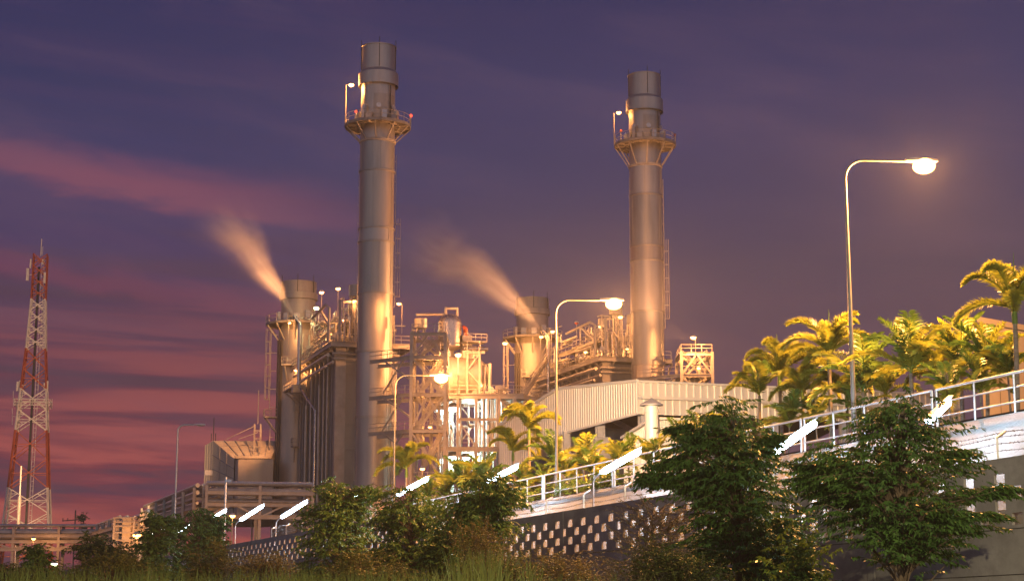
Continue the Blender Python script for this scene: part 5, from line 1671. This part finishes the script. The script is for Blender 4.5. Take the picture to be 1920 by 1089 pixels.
for i, (u, v, Y, lab) in enumerate(((808, 668, 215, 'added small orange fill lamp high inside the middle stair tower'),
        (806, 800, 216, 'added small orange fill lamp at mid height inside the middle stair tower'),
        (902, 722, 226, 'added small fill lamp on the steel platform right of the glowing tank'),
        (826, 700, 224, 'added fill lamp at the left end of the glowing tank'),
        (935, 862, 236, 'added small orange fill lamp low under the right end of the steel platform'),
        (905, 800, 228, 'added small orange fill lamp between the decks of the steel platform'),
        (645, 600, 232, 'added small fill lamp among the risers on the left boiler roof'),
        (1125, 612, 252, 'added small fill lamp among the risers on the right boiler roof'),
        (1310, 690, 234, 'added small fill lamp inside the stair tower right of the right chimney'))):
    lamp_px(u, v, Y, 1.5, 0, lab, rb=.24, group='added fill lamps inside the steelwork')  # extra lamps added to brighten the core of the plant
# unlit floodlight on a leaning pole
p = P(290, 972, 140); t = P(279, 957, 140)
root = empty('unlit_floodlight', Vector((p.x, p.y, 1.5)), 'small unlit floodlight on a leaning pole left of the pipe rack', 'lamp')
one_tube('pole', [Vector((p.x+.2, p.y, 1.5)), P(292, 985, 140), P(283, 962, 140)], .05, M['galv'], root, 6)
MB().tube([P(282, 961, 140), P(276, 954, 140)], .14, 8).build('lamp_head', M['cladding'], root)
# white bay floods hung under the decks
def bay_flood(u, v, Y, label, r=.85):
    p = P(u, v, Y)
    root = empty('bay_floodlight', p, label, 'floodlight', 'cool white floods in the steel bays')
    MB().lathe(p, [(.1, r*.9), (r*.5, r*.85), (r*1.05, r*.35), (r*1.08, .05)], 16).build('reflector', M['galv'], root)
    MB().ball(p, r, r, r*.6, 14, 8).build('bulb', M['coolbulb'], root)
    q_ = p - UP*(r*.6+.3)
    spot(root, 'bay_light', q_, q_ + Vector((.75, .55, -.25)), 9000, 140, (.72, 1.0, .92), .3, .3)
    one_bar('hanger', p+UP*r*.85, p+UP*(r*.85+.8), .08, .08, M['galv'], root)
    return root
bay_flood(850, 765, 224.5, 'right cool white floodlight under the upper deck of the steel platform')
bay_flood(826, 770, 224.5, 'left cool white floodlight seen through the stair tower, under the upper deck')
bay_flood(851, 857, 224.5, 'middle cool white floodlight under the lower deck', .9)
bay_flood(826, 862, 224.5, 'left cool white floodlight under the lower deck, behind the stair tower column')
bay_flood(872, 858, 224.5, 'right cool white floodlight under the lower deck, above the palms', .7)

# ---- spots added at the lamps to brighten stacks, tank, steam, shed and tower
stk1 = Vector((ax_ := P(706, 400, 224)).to_tuple()); stk2 = P(1211.5, 420, 241)
lamp_w = lambda u, v, Y: P(u, v, Y)
SO = (1, .40, .135)
spot(L13, 'fill_spot', P(1297, 634, 227), Vector((stk1.x, stk1.y, 46)), 165000, 54, SO)
spot(L13, 'fill_spot', P(1297, 631, 226.5), Vector((stk2.x, stk2.y, 52)), 26000, 75, SO)
spot(L8, 'fill_spot', P(856, 668, 216), Vector((stk1.x, stk1.y, 24)), 3500, 80, SO)
spot(L8, 'fill_spot', P(860, 670, 217.5), P(850, 692, 228), 22000, 110, SO)
spot(L11, 'fill_spot', P(1038, 618, 260), P(930, 510, nozzle2.y), 60000, 60, SO)
spot(L5, 'fill_spot', P(545, 600, 250), P(480, 480, nozzle.y), 60000, 60, SO)
spot(L6, 'fill_spot', P(552, 698, 246), P(432, 872, 262), 26000, 36, SO)
spot(L15, 'fill_spot', P(63, 984, 213.6), P(54, 800, 300), 170000, 70, (1, .55, .25))  # added spot, set clear of the lamp, to light the lattice tower
sl1 = [o for o in bpy.data.objects if o.name.startswith('street_lamp')]
sl1 = {o['label'][:12]: o for o in sl1 if o.type == 'EMPTY'}
sA, sB, sC = sl1['tall lit str'], sl1['lit street l'], [o for o in bpy.data.objects if o.get('label', '').startswith('lit street lamp beside')][0]
sB = [o for o in bpy.data.objects if o.get('label', '').startswith('lit street lamp before')][0]
spot(sC, 'road_fill_spot', P(828, 712, 84.5), P(850, 765, 222), 460000, 7.4, SO, .5)  # from here: spots added at the street lamps to light plant and shed
spot(sB, 'road_fill_spot', P(1150, 580, 71), P(1090, 760, 116), 28000, 50, SO)
spot(sB, 'road_fill_spot', P(1155, 577, 71), P(1205, 430, 243), 330000, 12, SO, .5)
spot(sA, 'road_fill_spot', P(1726, 326, 54), Vector((stk1.x, stk1.y, 76)), 200000, 12, SO, .9)
spot(sA, 'road_fill_spot', P(1727, 326, 54), Vector((stk2.x, stk2.y, 72)), 170000, 12, SO, .9)
spot(sB, 'road_fill_spot', P(1158, 578, 71.2), P(1310, 752, 112), 42000, 34, (1, .90, .66), .7)
# ================================================================== trees, palms, shrubs, grass
def leaf(vs, fs, p, d, nrm, l, w):
    side = d.cross(nrm)
    if side.length < 1e-4: return
    side = side.normalized()*w*.5
    n = len(vs)
    m = p + d*l*.45 - nrm*l*.05
    vs += [p, m+side, p+d*l - nrm*l*.12, m-side]
    fs.append((n, n+1, n+2, n+3))

def rnd_dir(rng):
    while True:
        v = Vector((rng.uniform(-1, 1), rng.uniform(-1, 1), rng.uniform(-1, 1)))
        if .05 < v.length < 1: return v.normalized()

def profile_at(prof, v):
    for (a, l0, r0), (b, l1, r1) in zip(prof, prof[1:]):
        if a <= v <= b:
            s = (v-a)/(b-a); return l0+(l1-l0)*s, r0+(r1-r0)*s
    return prof[-1][1], prof[-1][2]

def bush(name, label, cat, group, D, prof, ntwig, nleaf, ll, lw, mat, seed, arms=(), trunk=None, droop=.5, twl=(.35, .8), flat=.6, thick=.85, stem=True, upright=0.0, trunk_r=.07, zmin=.15, core=.1):
    rng = random.Random(seed)
    px = D/F
    v0, v1 = prof[0][0], prof[-1][0]
    z_of = lambda v: P(960, v, D).z
    x_of = lambda u, v: P(u, v, D).x
    tips = []
    cen = []
    nc = max(6, ntwig//22)
    while len(tips) < ntwig:
        if len(tips) == nc: cen = list(tips)
        if cen and rng.random() < .72:
            p_, o_ = rng.choice(cen)
            sg = min(.34, .0078*D) if D < 200 else .6
            tips.append((p_ + Vector((rng.gauss(0, sg), rng.gauss(0, sg), rng.gauss(0, sg*.7))), o_)); continue
        v = rng.uniform(v0, v1)
        l, r = profile_at(prof, v)
        wmax = max(b-a for _, a, b in prof)
        if rng.random() > (r-l)/wmax: continue
        c, h = (l+r)/2, (r-l)/2
        # ragged edge: a few shoots stick out, some hollows
        lob = 1 + .30*noise.noise(Vector((v*.045, seed*1.7, rng.choice((0, 3, 6, 9))*.8)))
        ph = rng.uniform(0, 2*math.pi); f = math.sqrt(rng.uniform(core, 1.0))*lob
        x = x_of(c, v) + f*math.cos(ph)*h*px
        y = D + f*math.sin(ph)*h*px*thick
        out = Vector((math.cos(ph), math.sin(ph)*thick, 0))
        tips.append((Vector((x, y, z_of(v))), out))
    for (u0, va, u1, vb, tk, n) in arms:
        for _ in range(n):
            s = rng.random()
            u, v = u0+(u1-u0)*s, va+(vb-va)*s
            k = tk*(1-.6*s)
            p = P(u+rng.uniform(-k, k), v+rng.uniform(-k, k)*.6, D)
            p.y = D + rng.uniform(-k, k)*px
            tips.append((p, Vector((1 if u1 > u0 else -1, rng.uniform(-.5, .5), 0)).normalized()))
    ub = trunk if trunk is not None else sum(profile_at(prof, v1))/2
    bx, by = x_of(ub, v1), D
    root = empty(name, Vector((bx, by, 0)), label, cat, group)
    ztop = z_of(v0)
    lv, lf = [], []
    tw = MB()
    for i, (p, out) in enumerate(tips):
        if p.z < zmin: continue
        L = rng.uniform(*twl)
        d = (out*flat + Vector((rng.uniform(-.5, .5), rng.uniform(-.5, .5), rng.uniform(-.25, .35)+upright))).normalized()
        a = p - d*L*.6
        side0 = d.cross(UP)
        side0 = side0.normalized() if side0.length > .05 else Vector((1, 0, 0))
        bend = UP*(-.22*droop*L)
        n = nleaf
        for k in range(n):
            s = (k+rng.random())/n
            q = a + d*L*s + bend*s*s
            sg = 1 if k % 2 else -1
            ld = (d*rng.uniform(.3, .9) + side0*sg*rng.uniform(.5, 1) - UP*droop*rng.uniform(.2, 1.2) + rnd_dir(rng)*.35).normalized()
            nm = (UP + rnd_dir(rng)*.8).normalized()
            sc = rng.uniform(.6, 1.15)
            leaf(lv, lf, q, ld, nm, ll*sc, lw*sc)
        if i % 5 == 0 or stem == 'all':
            tw.tube([a, a+d*L*.6+bend*.36, a+d*L+bend], [.010, .007, .003], 3, False)
        if i % 5 == 0:
            # limb from the trunk
            zt = max(.3, min(p.z-.3-rng.uniform(.1, .9), ztop*.9))
            t0 = Vector((bx+rng.uniform(-.05, .05), by+rng.uniform(-.05, .05), zt))
            mid = t0.lerp(a, .55)+UP*.12
            tw.tube([t0, mid, a], [trunk_r*.42, trunk_r*.25, trunk_r*.1], 4, False)
    me = MB(); me.v = [tuple(x) for x in lv]; me.f = lf
    me.build('foliage', M[mat], root, False)
    tw.build('branches', M['bark'], root)
    if trunk_r > .03:
        pts = [Vector((bx+.06*math.sin(k*1.3+seed), by+.05*math.cos(k*1.7), ztop*.93*k/7)) for k in range(8)]
        MB().tube(pts, [trunk_r*(1-.8*k/7) for k in range(8)], 8).build('trunk', M['bark'], root)
    return root

GT = 'leafy trees before the perforated wall'
bush('leafy_tree', 'dark layered tree with drooping pointed leaves at the far right, wide low branches', 'tree', GT, 34,
     [(742, 1684, 1700), (760, 1645, 1735), (785, 1610, 1765), (820, 1570, 1785), (850, 1545, 1785), (880, 1515, 1790), (910, 1505, 1800), (940, 1520, 1810), (970, 1540, 1815), (1000, 1555, 1810), (1025, 1575, 1790), (1050, 1620, 1730)],
     1000, 24, .145, .048, 'leaf', 1, arms=((1560, 880, 1468, 862, 14, 45), (1570, 930, 1490, 890, 16, 45), (1780, 930, 1912, 912, 18, 90), (1760, 965, 1880, 960, 16, 60), (1745, 860, 1822, 842, 10, 35), (1770, 985, 1830, 990, 14, 30)),
     trunk=1690, droop=.75, twl=(.4, .8), flat=1.3, trunk_r=.075)
bush('leafy_tree', 'largest dark green bushy tree, right of centre, its rounded top against the shed', 'tree', GT, 41,
     [(756, 1348, 1382), (772, 1335, 1398), (800, 1300, 1415), (830, 1290, 1440), (860, 1255, 1455), (890, 1240, 1462), (915, 1255, 1475), (940, 1305, 1485), (970, 1320, 1495), (1000, 1312, 1502), (1040, 1300, 1512), (1085, 1280, 1520)],
     1080, 24, .17, .062, 'leaf', 2, arms=((1330, 830, 1262, 795, 22, 80), (1320, 900, 1205, 892, 34, 170), (1420, 840, 1465, 810, 16, 40), (1290, 860, 1225, 870, 20, 60)),
     trunk=1390, droop=.8, twl=(.4, .85), flat=1.0, trunk_r=.09)
bush('leafy_tree', 'dark tree whose top hides part of a tube lamp, left of the middle railing', 'tree', GT, 58,
     [(880, 895, 940), (900, 875, 955), (925, 868, 962), (960, 855, 958), (1000, 862, 955), (1045, 855, 950)], 620, 20, .20, .07, 'leaf', 3, droop=.75, twl=(.45, .9))
bush('leafy_tree', 'dark tree in front of the tube lamp beside the left chimney base', 'tree', GT, 67,
     [(910, 742, 768), (926, 705, 805), (955, 695, 838), (1000, 702, 850), (1050, 695, 850), (1085, 690, 850)], 760, 20, .21, .075, 'leaf', 4, droop=.7, twl=(.5, 1.0))
bush('leafy_tree', 'dark tree standing below the ribbed boiler, left of the left chimney base', 'tree', GT, 76,
     [(893, 612, 640), (905, 594, 655), (925, 585, 668), (960, 570, 690), (1000, 560, 700), (1040, 560, 700), (1085, 560, 700)], 760, 20, .23, .08, 'leaf', 5, arms=((660, 960, 686, 912, 22, 90),), droop=.7, twl=(.5, 1.0))
bush('leafy_tree', 'small dark tree filling the gap between the two middle trees under the railing', 'tree', GT, 63,
     [(945, 825, 850), (970, 805, 868), (1010, 800, 880), (1060, 790, 885)], 420, 18, .2, .07, 'leaf', 6, droop=.7)
bush('leafy_tree', 'spreading dark tree below the unlit street lamp', 'tree', GT, 108,
     [(955, 335, 362), (972, 320, 405), (1000, 300, 420), (1040, 300, 425), (1080, 300, 425)], 620, 16, .32, .12, 'leaf', 7, droop=.7, twl=(.6, 1.2))
bush('leafy_tree', 'dark tree right of the bright orange lamp at the lower left', 'tree', GT, 100,
     [(966, 283, 306), (985, 268, 325), (1020, 262, 330), (1060, 255, 330), (1085, 250, 330)], 420, 16, .30, .11, 'leaf', 8, droop=.7, twl=(.6, 1.1))
bush('leafy_tree', 'small dark tree before the foot of the lattice tower at the lower left corner', 'tree', GT, 95,
     [(1026, 55, 84), (1045, 48, 92), (1070, 35, 102), (1085, 28, 108)], 300, 16, .28, .1, 'leaf', 9, droop=.6, twl=(.5, 1.0))
bush('leafy_tree', 'low leafy tree with yellowish edges below the end of the left pipe rack', 'tree', GT, 104,
     [(1010, 150, 172), (1024, 142, 225), (1050, 138, 265), (1085, 132, 285)], 480, 16, .30, .11, 'leaf_far', 10, droop=.6, twl=(.5, 1.1))
# distant conifer
bush('conifer', 'distant dark conifer beside the power pole against the red sky', 'tree', None, 430,
     [(962, 155, 156), (975, 152.5, 158), (990, 150, 161), (1010, 148, 164)], 200, 12, .6, .25, 'leaf', 11, droop=.5, twl=(.4, .8), trunk_r=.25)

GS = 'wild shrubs below the wall'
bush('shrub', 'reddish brown twiggy shrub below the middle dark trees', 'shrub', GS, 50,
     [(985, 884, 898), (1000, 866, 930), (1030, 858, 955), (1085, 852, 975)], 520, 16, .085, .035, 'brownshrub', 21, droop=.2, twl=(.35, .75), flat=.3, upright=.7, trunk_r=.03)
bush('shrub', 'feathery pale green shrub arching before the perforated wall holes', 'shrub', GS, 44,
     [(928, 1195, 1235), (950, 1165, 1280), (990, 1145, 1300), (1040, 1125, 1310), (1085, 1110, 1320)], 420, 34, .085, .018, 'feather', 22, droop=.5, twl=(.6, 1.1), flat=.8, upright=.4, trunk_r=.03, stem='all')
bush('shrub', 'brownish brush at the foot of the perforated wall', 'shrub', GS, 48,
     [(1045, 1030, 1070), (1062, 985, 1120), (1085, 970, 1140)], 380, 18, .09, .035, 'brownshrub', 23, droop=.3, twl=(.4, .8), upright=.4, trunk_r=.03)
bush('shrub', 'olive brown shrub under the three tube lamps at the left', 'shrub', GS, 84,
     [(1034, 480, 510), (1044, 450, 555), (1062, 440, 570), (1085, 430, 580)], 480, 16, .16, .06, 'brownshrub', 24, droop=.3, twl=(.5, 1.0), upright=.3, trunk_r=.03)
bush('shrub', 'olive green shrub right of the spreading tree under the pipe rack', 'shrub', GS, 86,
     [(1005, 385, 415), (1025, 365, 450), (1085, 350, 465)], 420, 16, .17, .06, 'shrub', 25, droop=.4, twl=(.5, 1.0), upright=.2, trunk_r=.03)
bush('shrub', 'yellow green shrub low at the left below the bright orange lamp', 'shrub', GS, 78,
     [(1040, 180, 215), (1056, 150, 275), (1085, 110, 310)], 460, 16, .16, .06, 'shrub', 26, droop=.3, twl=(.5, 1.0), upright=.3, trunk_r=.03)
bush('shrub', 'low green shrub at the bottom between the two dark trees left of centre', 'shrub', GS, 58,
     [(1040, 650, 680), (1060, 610, 750), (1085, 590, 790)], 460, 16, .13, .05, 'shrub', 27, droop=.4, twl=(.4, .9), upright=.2, trunk_r=.03)
bush('shrub', 'bright green leafy shoots at the foot of the largest tree', 'shrub', GS, 37,
     [(1015, 1496, 1508), (1050, 1478, 1525), (1085, 1465, 1535)], 150, 18, .14, .055, 'palmgreen', 28, droop=.7, twl=(.3, .6), trunk_r=.02)
bush('shrub', 'tangled shrub at the bottom below the left half of the largest tree', 'shrub', GS, 38,
     [(1030, 1230, 1270), (1055, 1180, 1330), (1085, 1150, 1380)], 420, 18, .10, .04, 'shrub', 29, droop=.4, twl=(.35, .7), upright=.2, trunk_r=.03)
bush('shrub', 'dark shrub in the lower left corner left of the small dark tree', 'shrub', GS, 90,
     [(1062, -10, 20), (1075, -20, 50), (1088, -30, 60)], 260, 16, .2, .07, 'shrub', 30, droop=.4, twl=(.5, 1.0), trunk_r=.03)
bush('shrub', 'low brush at the bottom between the brown shrub and the perforated wall', 'shrub', GS, 42,
     [(1050, 930, 950), (1066, 890, 990), (1088, 870, 1030)], 320, 18, .09, .035, 'shrub', 31, droop=.4, twl=(.35, .7), upright=.3, trunk_r=.03)

# ---- tall grass tips along the bottom: one mass
def grass():
    rng = random.Random(77)
    vs, fs = [], []
    spots = [(-20, 330, 1048, 700), (330, 620, 1052, 520), (620, 860, 1050, 380), (855, 945, 1012, 170), (985, 1010, 1022, 26), (945, 1200, 1062, 200), (1200, 1480, 1068, 200), (1480, 1940, 1082, 120)]
    for (ua, ub, vtop, n) in spots:
        for _ in range(n):
            D = rng.uniform(22, 44)
            u = rng.uniform(ua, ub)
            v = vtop + abs(rng.gauss(0, 1))*16 + 14*noise.noise(Vector((u*.02, 3.1, 0)))
            t = P(u, v, D)
            h = t.z
            b = Vector((t.x + rng.uniform(-.25, .25), t.y + rng.uniform(-.2, .2), 0))
            lean = Vector((rng.gauss(0, .16), rng.gauss(0, .1), 0))
            w = rng.uniform(.010, .022)
            sd = Vector((1, rng.uniform(-.5, .5), 0)).normalized()*w
            prev = None
            K = 6
            bend = rng.uniform(.0, .45)
            for k in range(K+1):
                s = k/K
                p = b.lerp(Vector((t.x, t.y, h)), s) + lean*s*s*1.2
                p.z = h*(s - bend*.25*s**4)
                if bend > .3 and s > .7: p += lean.normalized()*(s-.7)*.8*bend if lean.length > 0 else Vector()
                ww = sd*(1-s**1.5*.95)
                n0 = len(vs)
                vs += [p-ww, p+ww]
                if k: fs.append((n0-2, n0-1, n0+1, n0))
    m = MB(); m.v = [tuple(p) for p in vs]; m.f = fs
    o = m.build('tall_grass', M['grass'], None, False, 'tall yellowish grass blades along the bottom of the photo', 'grass', None, 'stuff')
grass()

# ---- palms
def frond_mesh(kind, seed, elev, L=1.9, curl=1.9):
    rng = random.Random(seed)
    vs, fs = [], []
    K = 58
    p = Vector((0, 0, 0)); a = elev
    sway = rng.uniform(-.25, .25)
    pts = [p.copy()]
    az = 0.0
    for k in range(K):
        s = k/K
        a -= curl/K*(.45+1.1*s)
        az += sway/K
        p = p + Vector((math.cos(a)*math.cos(az), math.cos(a)*math.sin(az), math.sin(a)))*(L/K)
        pts.append(p.copy())
    for k in range(5, K+1):
        s = k/K
        t = (pts[min(k+1, K)]-pts[k-1]).normalized()
        side = t.cross(UP); side = side.normalized() if side.length > .05 else Vector((0, 1, 0))
        nrm = side.cross(t).normalized()
        ln = (.16 + .30*math.sin(math.pi*min(1, s*.80+.14)))
        if kind == 'foxtail':
            rows = [(sg*ang) for sg in (1, -1) for ang in (.25, .95, 1.7)]
            ln *= .78
        else:
            rows = [.32, -.32]
            ln *= 1.25
        for ang in rows:
            sg = 1 if ang > 0 else -1
            aa = abs(ang)+rng.uniform(-.25, .25)
            d = (side*sg*math.cos(aa) + nrm*math.sin(aa)*(1 if kind != 'foxtail' else 1) + t*rng.uniform(.45, .85)).normalized()
            l = ln*rng.uniform(.8, 1.15)
            w = .055 if kind == 'foxtail' else .07
            n2 = d.cross(t).cross(d)
            n2 = n2.normalized() if n2.length > .01 else nrm
            q = pts[k] + t*rng.uniform(-.02, .02)
            sd = d.cross(n2).normalized()*w*.5
            n = len(vs)
            m1 = q + d*l*.4; e = q + d*l - UP*l*.22
            vs += [q, m1+sd, e, m1-sd]
            fs.append((n, n+1, n+2, n+3))
    me = bpy.data.meshes.new('frond_'+kind)
    me.from_pydata([tuple(x) for x in vs], [], fs)
    # midrib
    b = MB().tube(pts[::4], [.022*(1-.8*i/len(pts[::4])) for i in range(len(pts[::4]))], 5, False)
    nv = len(me.vertices)
    allv = [tuple(x) for x in vs] + b.v
    allf = fs + [tuple(i+len(vs) for i in f) for f in b.f]
    me.clear_geometry(); me.from_pydata(allv, [], allf); me.update()
    return me
FX = [frond_mesh('foxtail', 100+i, e, L, c) for i, (e, L, c) in enumerate(((1.35, 1.8, 1.9), (1.05, 2.0, 1.9), (.8, 1.9, 1.9), (1.2, 1.7, 2.3), (.45, 1.8, 1.5), (1.5, 1.6, 1.5)))]
PN = [frond_mesh('pinnate', 200+i, e, L, c) for i, (e, L, c) in enumerate(((1.4, 1.9, .9), (1.15, 2.0, 1.3), (.85, 2.0, 1.5), (1.3, 1.7, 1.6), (.55, 1.8, 1.5), (1.5, 1.6, .6)))]
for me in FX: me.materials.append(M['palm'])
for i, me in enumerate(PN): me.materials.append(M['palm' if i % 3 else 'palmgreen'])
trng = random.Random(9)
def palm(u, v, off, kind, n, sc, label, spear=True, name='palm_tree', cat='palm', group='palms behind the railing', tr=.07):
    D = 94740/(u+350) + off
    c = P(u, v, D)
    z, t = terr(c)
    base = Vector((c.x, c.y, z))
    h = max(.25, c.z - z)
    n += 2; sc *= 1.1
    root = empty(name, base, label, cat, group)
    lean = Vector((trng.uniform(-.12, .12), trng.uniform(-.1, .1), 0))
    pts = [base - lean*(1-s)**2 + UP*h*s for s in (0, .25, .5, .75, 1)]
    rs = [tr*1.25, tr*1.0, tr*.92, tr*.85, tr*.8]
    MB().tube(pts, [r*sc for r in rs], 10).build('trunk', M['palmtrunk'], root)
    if kind == 'foxtail':
        MB().tube([base+UP*(h-.05), base+UP*(h+.2), base+UP*(h+.5*sc)], [tr*1.0*sc, tr*1.05*sc, tr*.5*sc], 10).build('crownshaft', M['palmgreen'], root)
    src = FX if kind == 'foxtail' else PN
    a0 = trng.uniform(0, 6.28)
    for k in range(n):
        me = src[(k*5+int(u)) % len(src)] if k else src[0]
        o = bpy.data.objects.new('frond', me); COL.objects.link(o)
        o.parent = root
        o.location = (0, 0, h + (.35*sc if kind == 'foxtail' else 0) + trng.uniform(-.06, .06))
        s = sc*trng.uniform(.85, 1.1)
        o.rotation_euler = (trng.uniform(-.1, .1), trng.uniform(-.12, .12), a0 + k*2.399 + trng.uniform(-.2, .2))
        o.scale = (s, s, s)
    if spear:
        MB().tube([base+UP*(h+.3), base+UP*(h+1.0*sc)+Vector((.03, 0, 0)), base+UP*(h+1.75*sc)+Vector((trng.uniform(-.15, .15), 0, 0))], [.03*sc, .022*sc, .006], 5).build('spear_leaf', M['palmgreen'], root)
    return root
def clump(u, v, off, n, sc, label, kind='pinnate'):
    """many-stemmed low palm"""
    return palm(u, v, off, kind, n, sc, label, False, 'areca_palm', 'palm', 'low palm clumps behind the railing', .05)
palm(1555, 688, 3.0, 'foxtail', 9, 1.0, 'foxtail palm left of the tall street lamp pole, fronds curling against the sky')
palm(1462, 722, 4.0, 'foxtail', 9, .95, 'foxtail palm with a thin upright spear, standing before the right end of the shed')
palm(1618, 735, 3.5, 'pinnate', 9, .95, 'palm with one upright flat frond just right of the tall street lamp pole', False)
palm(1708, 700, 3.0, 'pinnate', 10, 1.0, 'palm with broad raised fronds midway between the tall lamp pole and the right edge')
palm(1903, 604, 3.2, 'foxtail', 9, 1.05, 'tallest foxtail palm at the right edge before the orange building')
palm(1800, 690, 5.0, 'pinnate', 10, .9, 'yellow lit palm left of the tallest palm, its fronds crossing the orange wall edge', False)
palm(1850, 690, 4.0, 'pinnate', 9, .85, 'slender palm between the railing and the orange building', False)
palm(1424, 742, 3.0, 'pinnate', 8, .8, 'palm with fan-like drooping fronds at the left end of the right palm row', False)
palm(1505, 752, 4.0, 'foxtail', 8, .8, 'short foxtail palm tucked under the two curling palms', False)
palm(1588, 760, 4.5, 'foxtail', 8, .8, 'short palm half hidden behind the tall street lamp pole foot', False)
palm(1660, 740, 5.0, 'pinnate', 9, .85, 'bushy yellow palm behind the top of the rightmost leafy tree', False)
palm(1757, 722, 5.0, 'foxtail', 8, .75, 'low curling palm behind the tube lamp at the right', False)
palm(992, 822, 4.0, 'foxtail', 8, 1.0, 'foxtail palm before the low left end of the shed')
palm(1040, 870, 4.0, 'pinnate', 9, .8, 'yellow palm at the foot of the middle street lamp', False)
palm(1095, 874, 4.0, 'pinnate', 10, .75, 'yellow palm before the shed posts, right of the middle street lamp', False)
palm(1178, 868, 4.5, 'pinnate', 8, .62, 'palm behind the middle tube lamp on the gooseneck pole', False)
palm(1230, 862, 4.0, 'pinnate', 7, .55, 'small palm before the annex, left of the largest leafy tree', False)
palm(762, 893, 5.0, 'foxtail', 8, 1.1, 'shaded foxtail palm between the left chimney and the stair tower', False)
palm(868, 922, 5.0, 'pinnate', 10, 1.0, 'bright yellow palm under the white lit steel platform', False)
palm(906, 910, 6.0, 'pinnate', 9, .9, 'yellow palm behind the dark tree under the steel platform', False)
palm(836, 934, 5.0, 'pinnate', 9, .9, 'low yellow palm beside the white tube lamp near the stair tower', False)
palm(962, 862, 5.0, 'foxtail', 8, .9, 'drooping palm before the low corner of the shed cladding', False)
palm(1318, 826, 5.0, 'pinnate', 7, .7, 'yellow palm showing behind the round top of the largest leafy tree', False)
palm(1276, 836, 5.0, 'pinnate', 7, .62, 'yellow palm in front of the annex at the left of the largest leafy tree', False)
for i, (u, v, lab) in enumerate(((985, 915, 'low palm clump behind the left end of the middle railing'),
        (1020, 908, 'low palm clump just below the middle street lamp pole'),
        (1062, 895, 'low palm clump behind the double railing posts'),
        (1110, 888, 'low palm clump behind the gooseneck lamp pole'),
        (1160, 876, 'low palm clump behind the glowing tube at the middle'),
        (1215, 868, 'low palm clump left of the largest leafy tree, behind the railing'),
        (1480, 800, 'low palm clump behind the railing between the two largest leafy trees'),
        (1530, 795, 'low palm clump behind the upper end of the bright right tube lamp'),
        (1610, 785, 'low palm clump behind the double posts of the right railing'),
        (1780, 752, 'low palm clump behind the railing near the rightmost tube lamp'),
        (1838, 738, 'green palm clump behind the last double railing posts'),
        (1890, 700, 'green palm clump at the right edge by the tallest palm trunk'),
        (800, 935, 'low palm clump behind the dark tree by the left chimney'),
        (930, 925, 'low palm clump behind the dark tree left of the middle railing'))):
    clump(u, v, 2.2+(i % 3)*.7, 9, .62, lab)
for (u, v, lab) in ((1000, 935, 'low hedge shrub at the rail foot, left part of the middle railing'), (1075, 925, 'low hedge shrub at the rail foot by the gooseneck pole'), (1150, 910, 'low hedge shrub at the rail foot under the glowing tube'), (820, 950, 'low hedge shrub at the rail foot between the dark trees')):
    D = 94740/(u+350)+1.6
    w = 34
    z, t = terr(P(u, v, D))
    zz = (1058-514*0) # keep the pixel rows in photo space
    bush('hedge_shrub', lab, 'shrub', 'low hedge along the railing', D, [(v-22, u-w*.6, u+w*.6), (v-8, u-w, u+w), (v+14, u-w, u+w)], 240, 14, .13, .06, 'palmgreen', int(u), droop=.3, twl=(.25, .5), trunk_r=.02, zmin=z-.1)

# ---- thin evening haze: it carries the glow round the lamps
hz = MB().frame_box((-430, -70, -1), (860, 0, 0), (0, 720, 0), (0, 0, 112))
m, nt, ns, Lk = nodes('evening_haze')
out = N(nt, 'ShaderNodeOutputMaterial'); pv = N(nt, 'ShaderNodeVolumePrincipled')
pv.inputs['Color'].default_value = (.92, .92, .95, 1); pv.inputs['Density'].default_value = .00026; pv.inputs['Anisotropy'].default_value = .25
Lk.new(pv.outputs[0], out.inputs['Volume'])
hz.build('haze', m, None, False, 'thin evening haze hanging over the whole plant', 'haze', None, 'stuff')
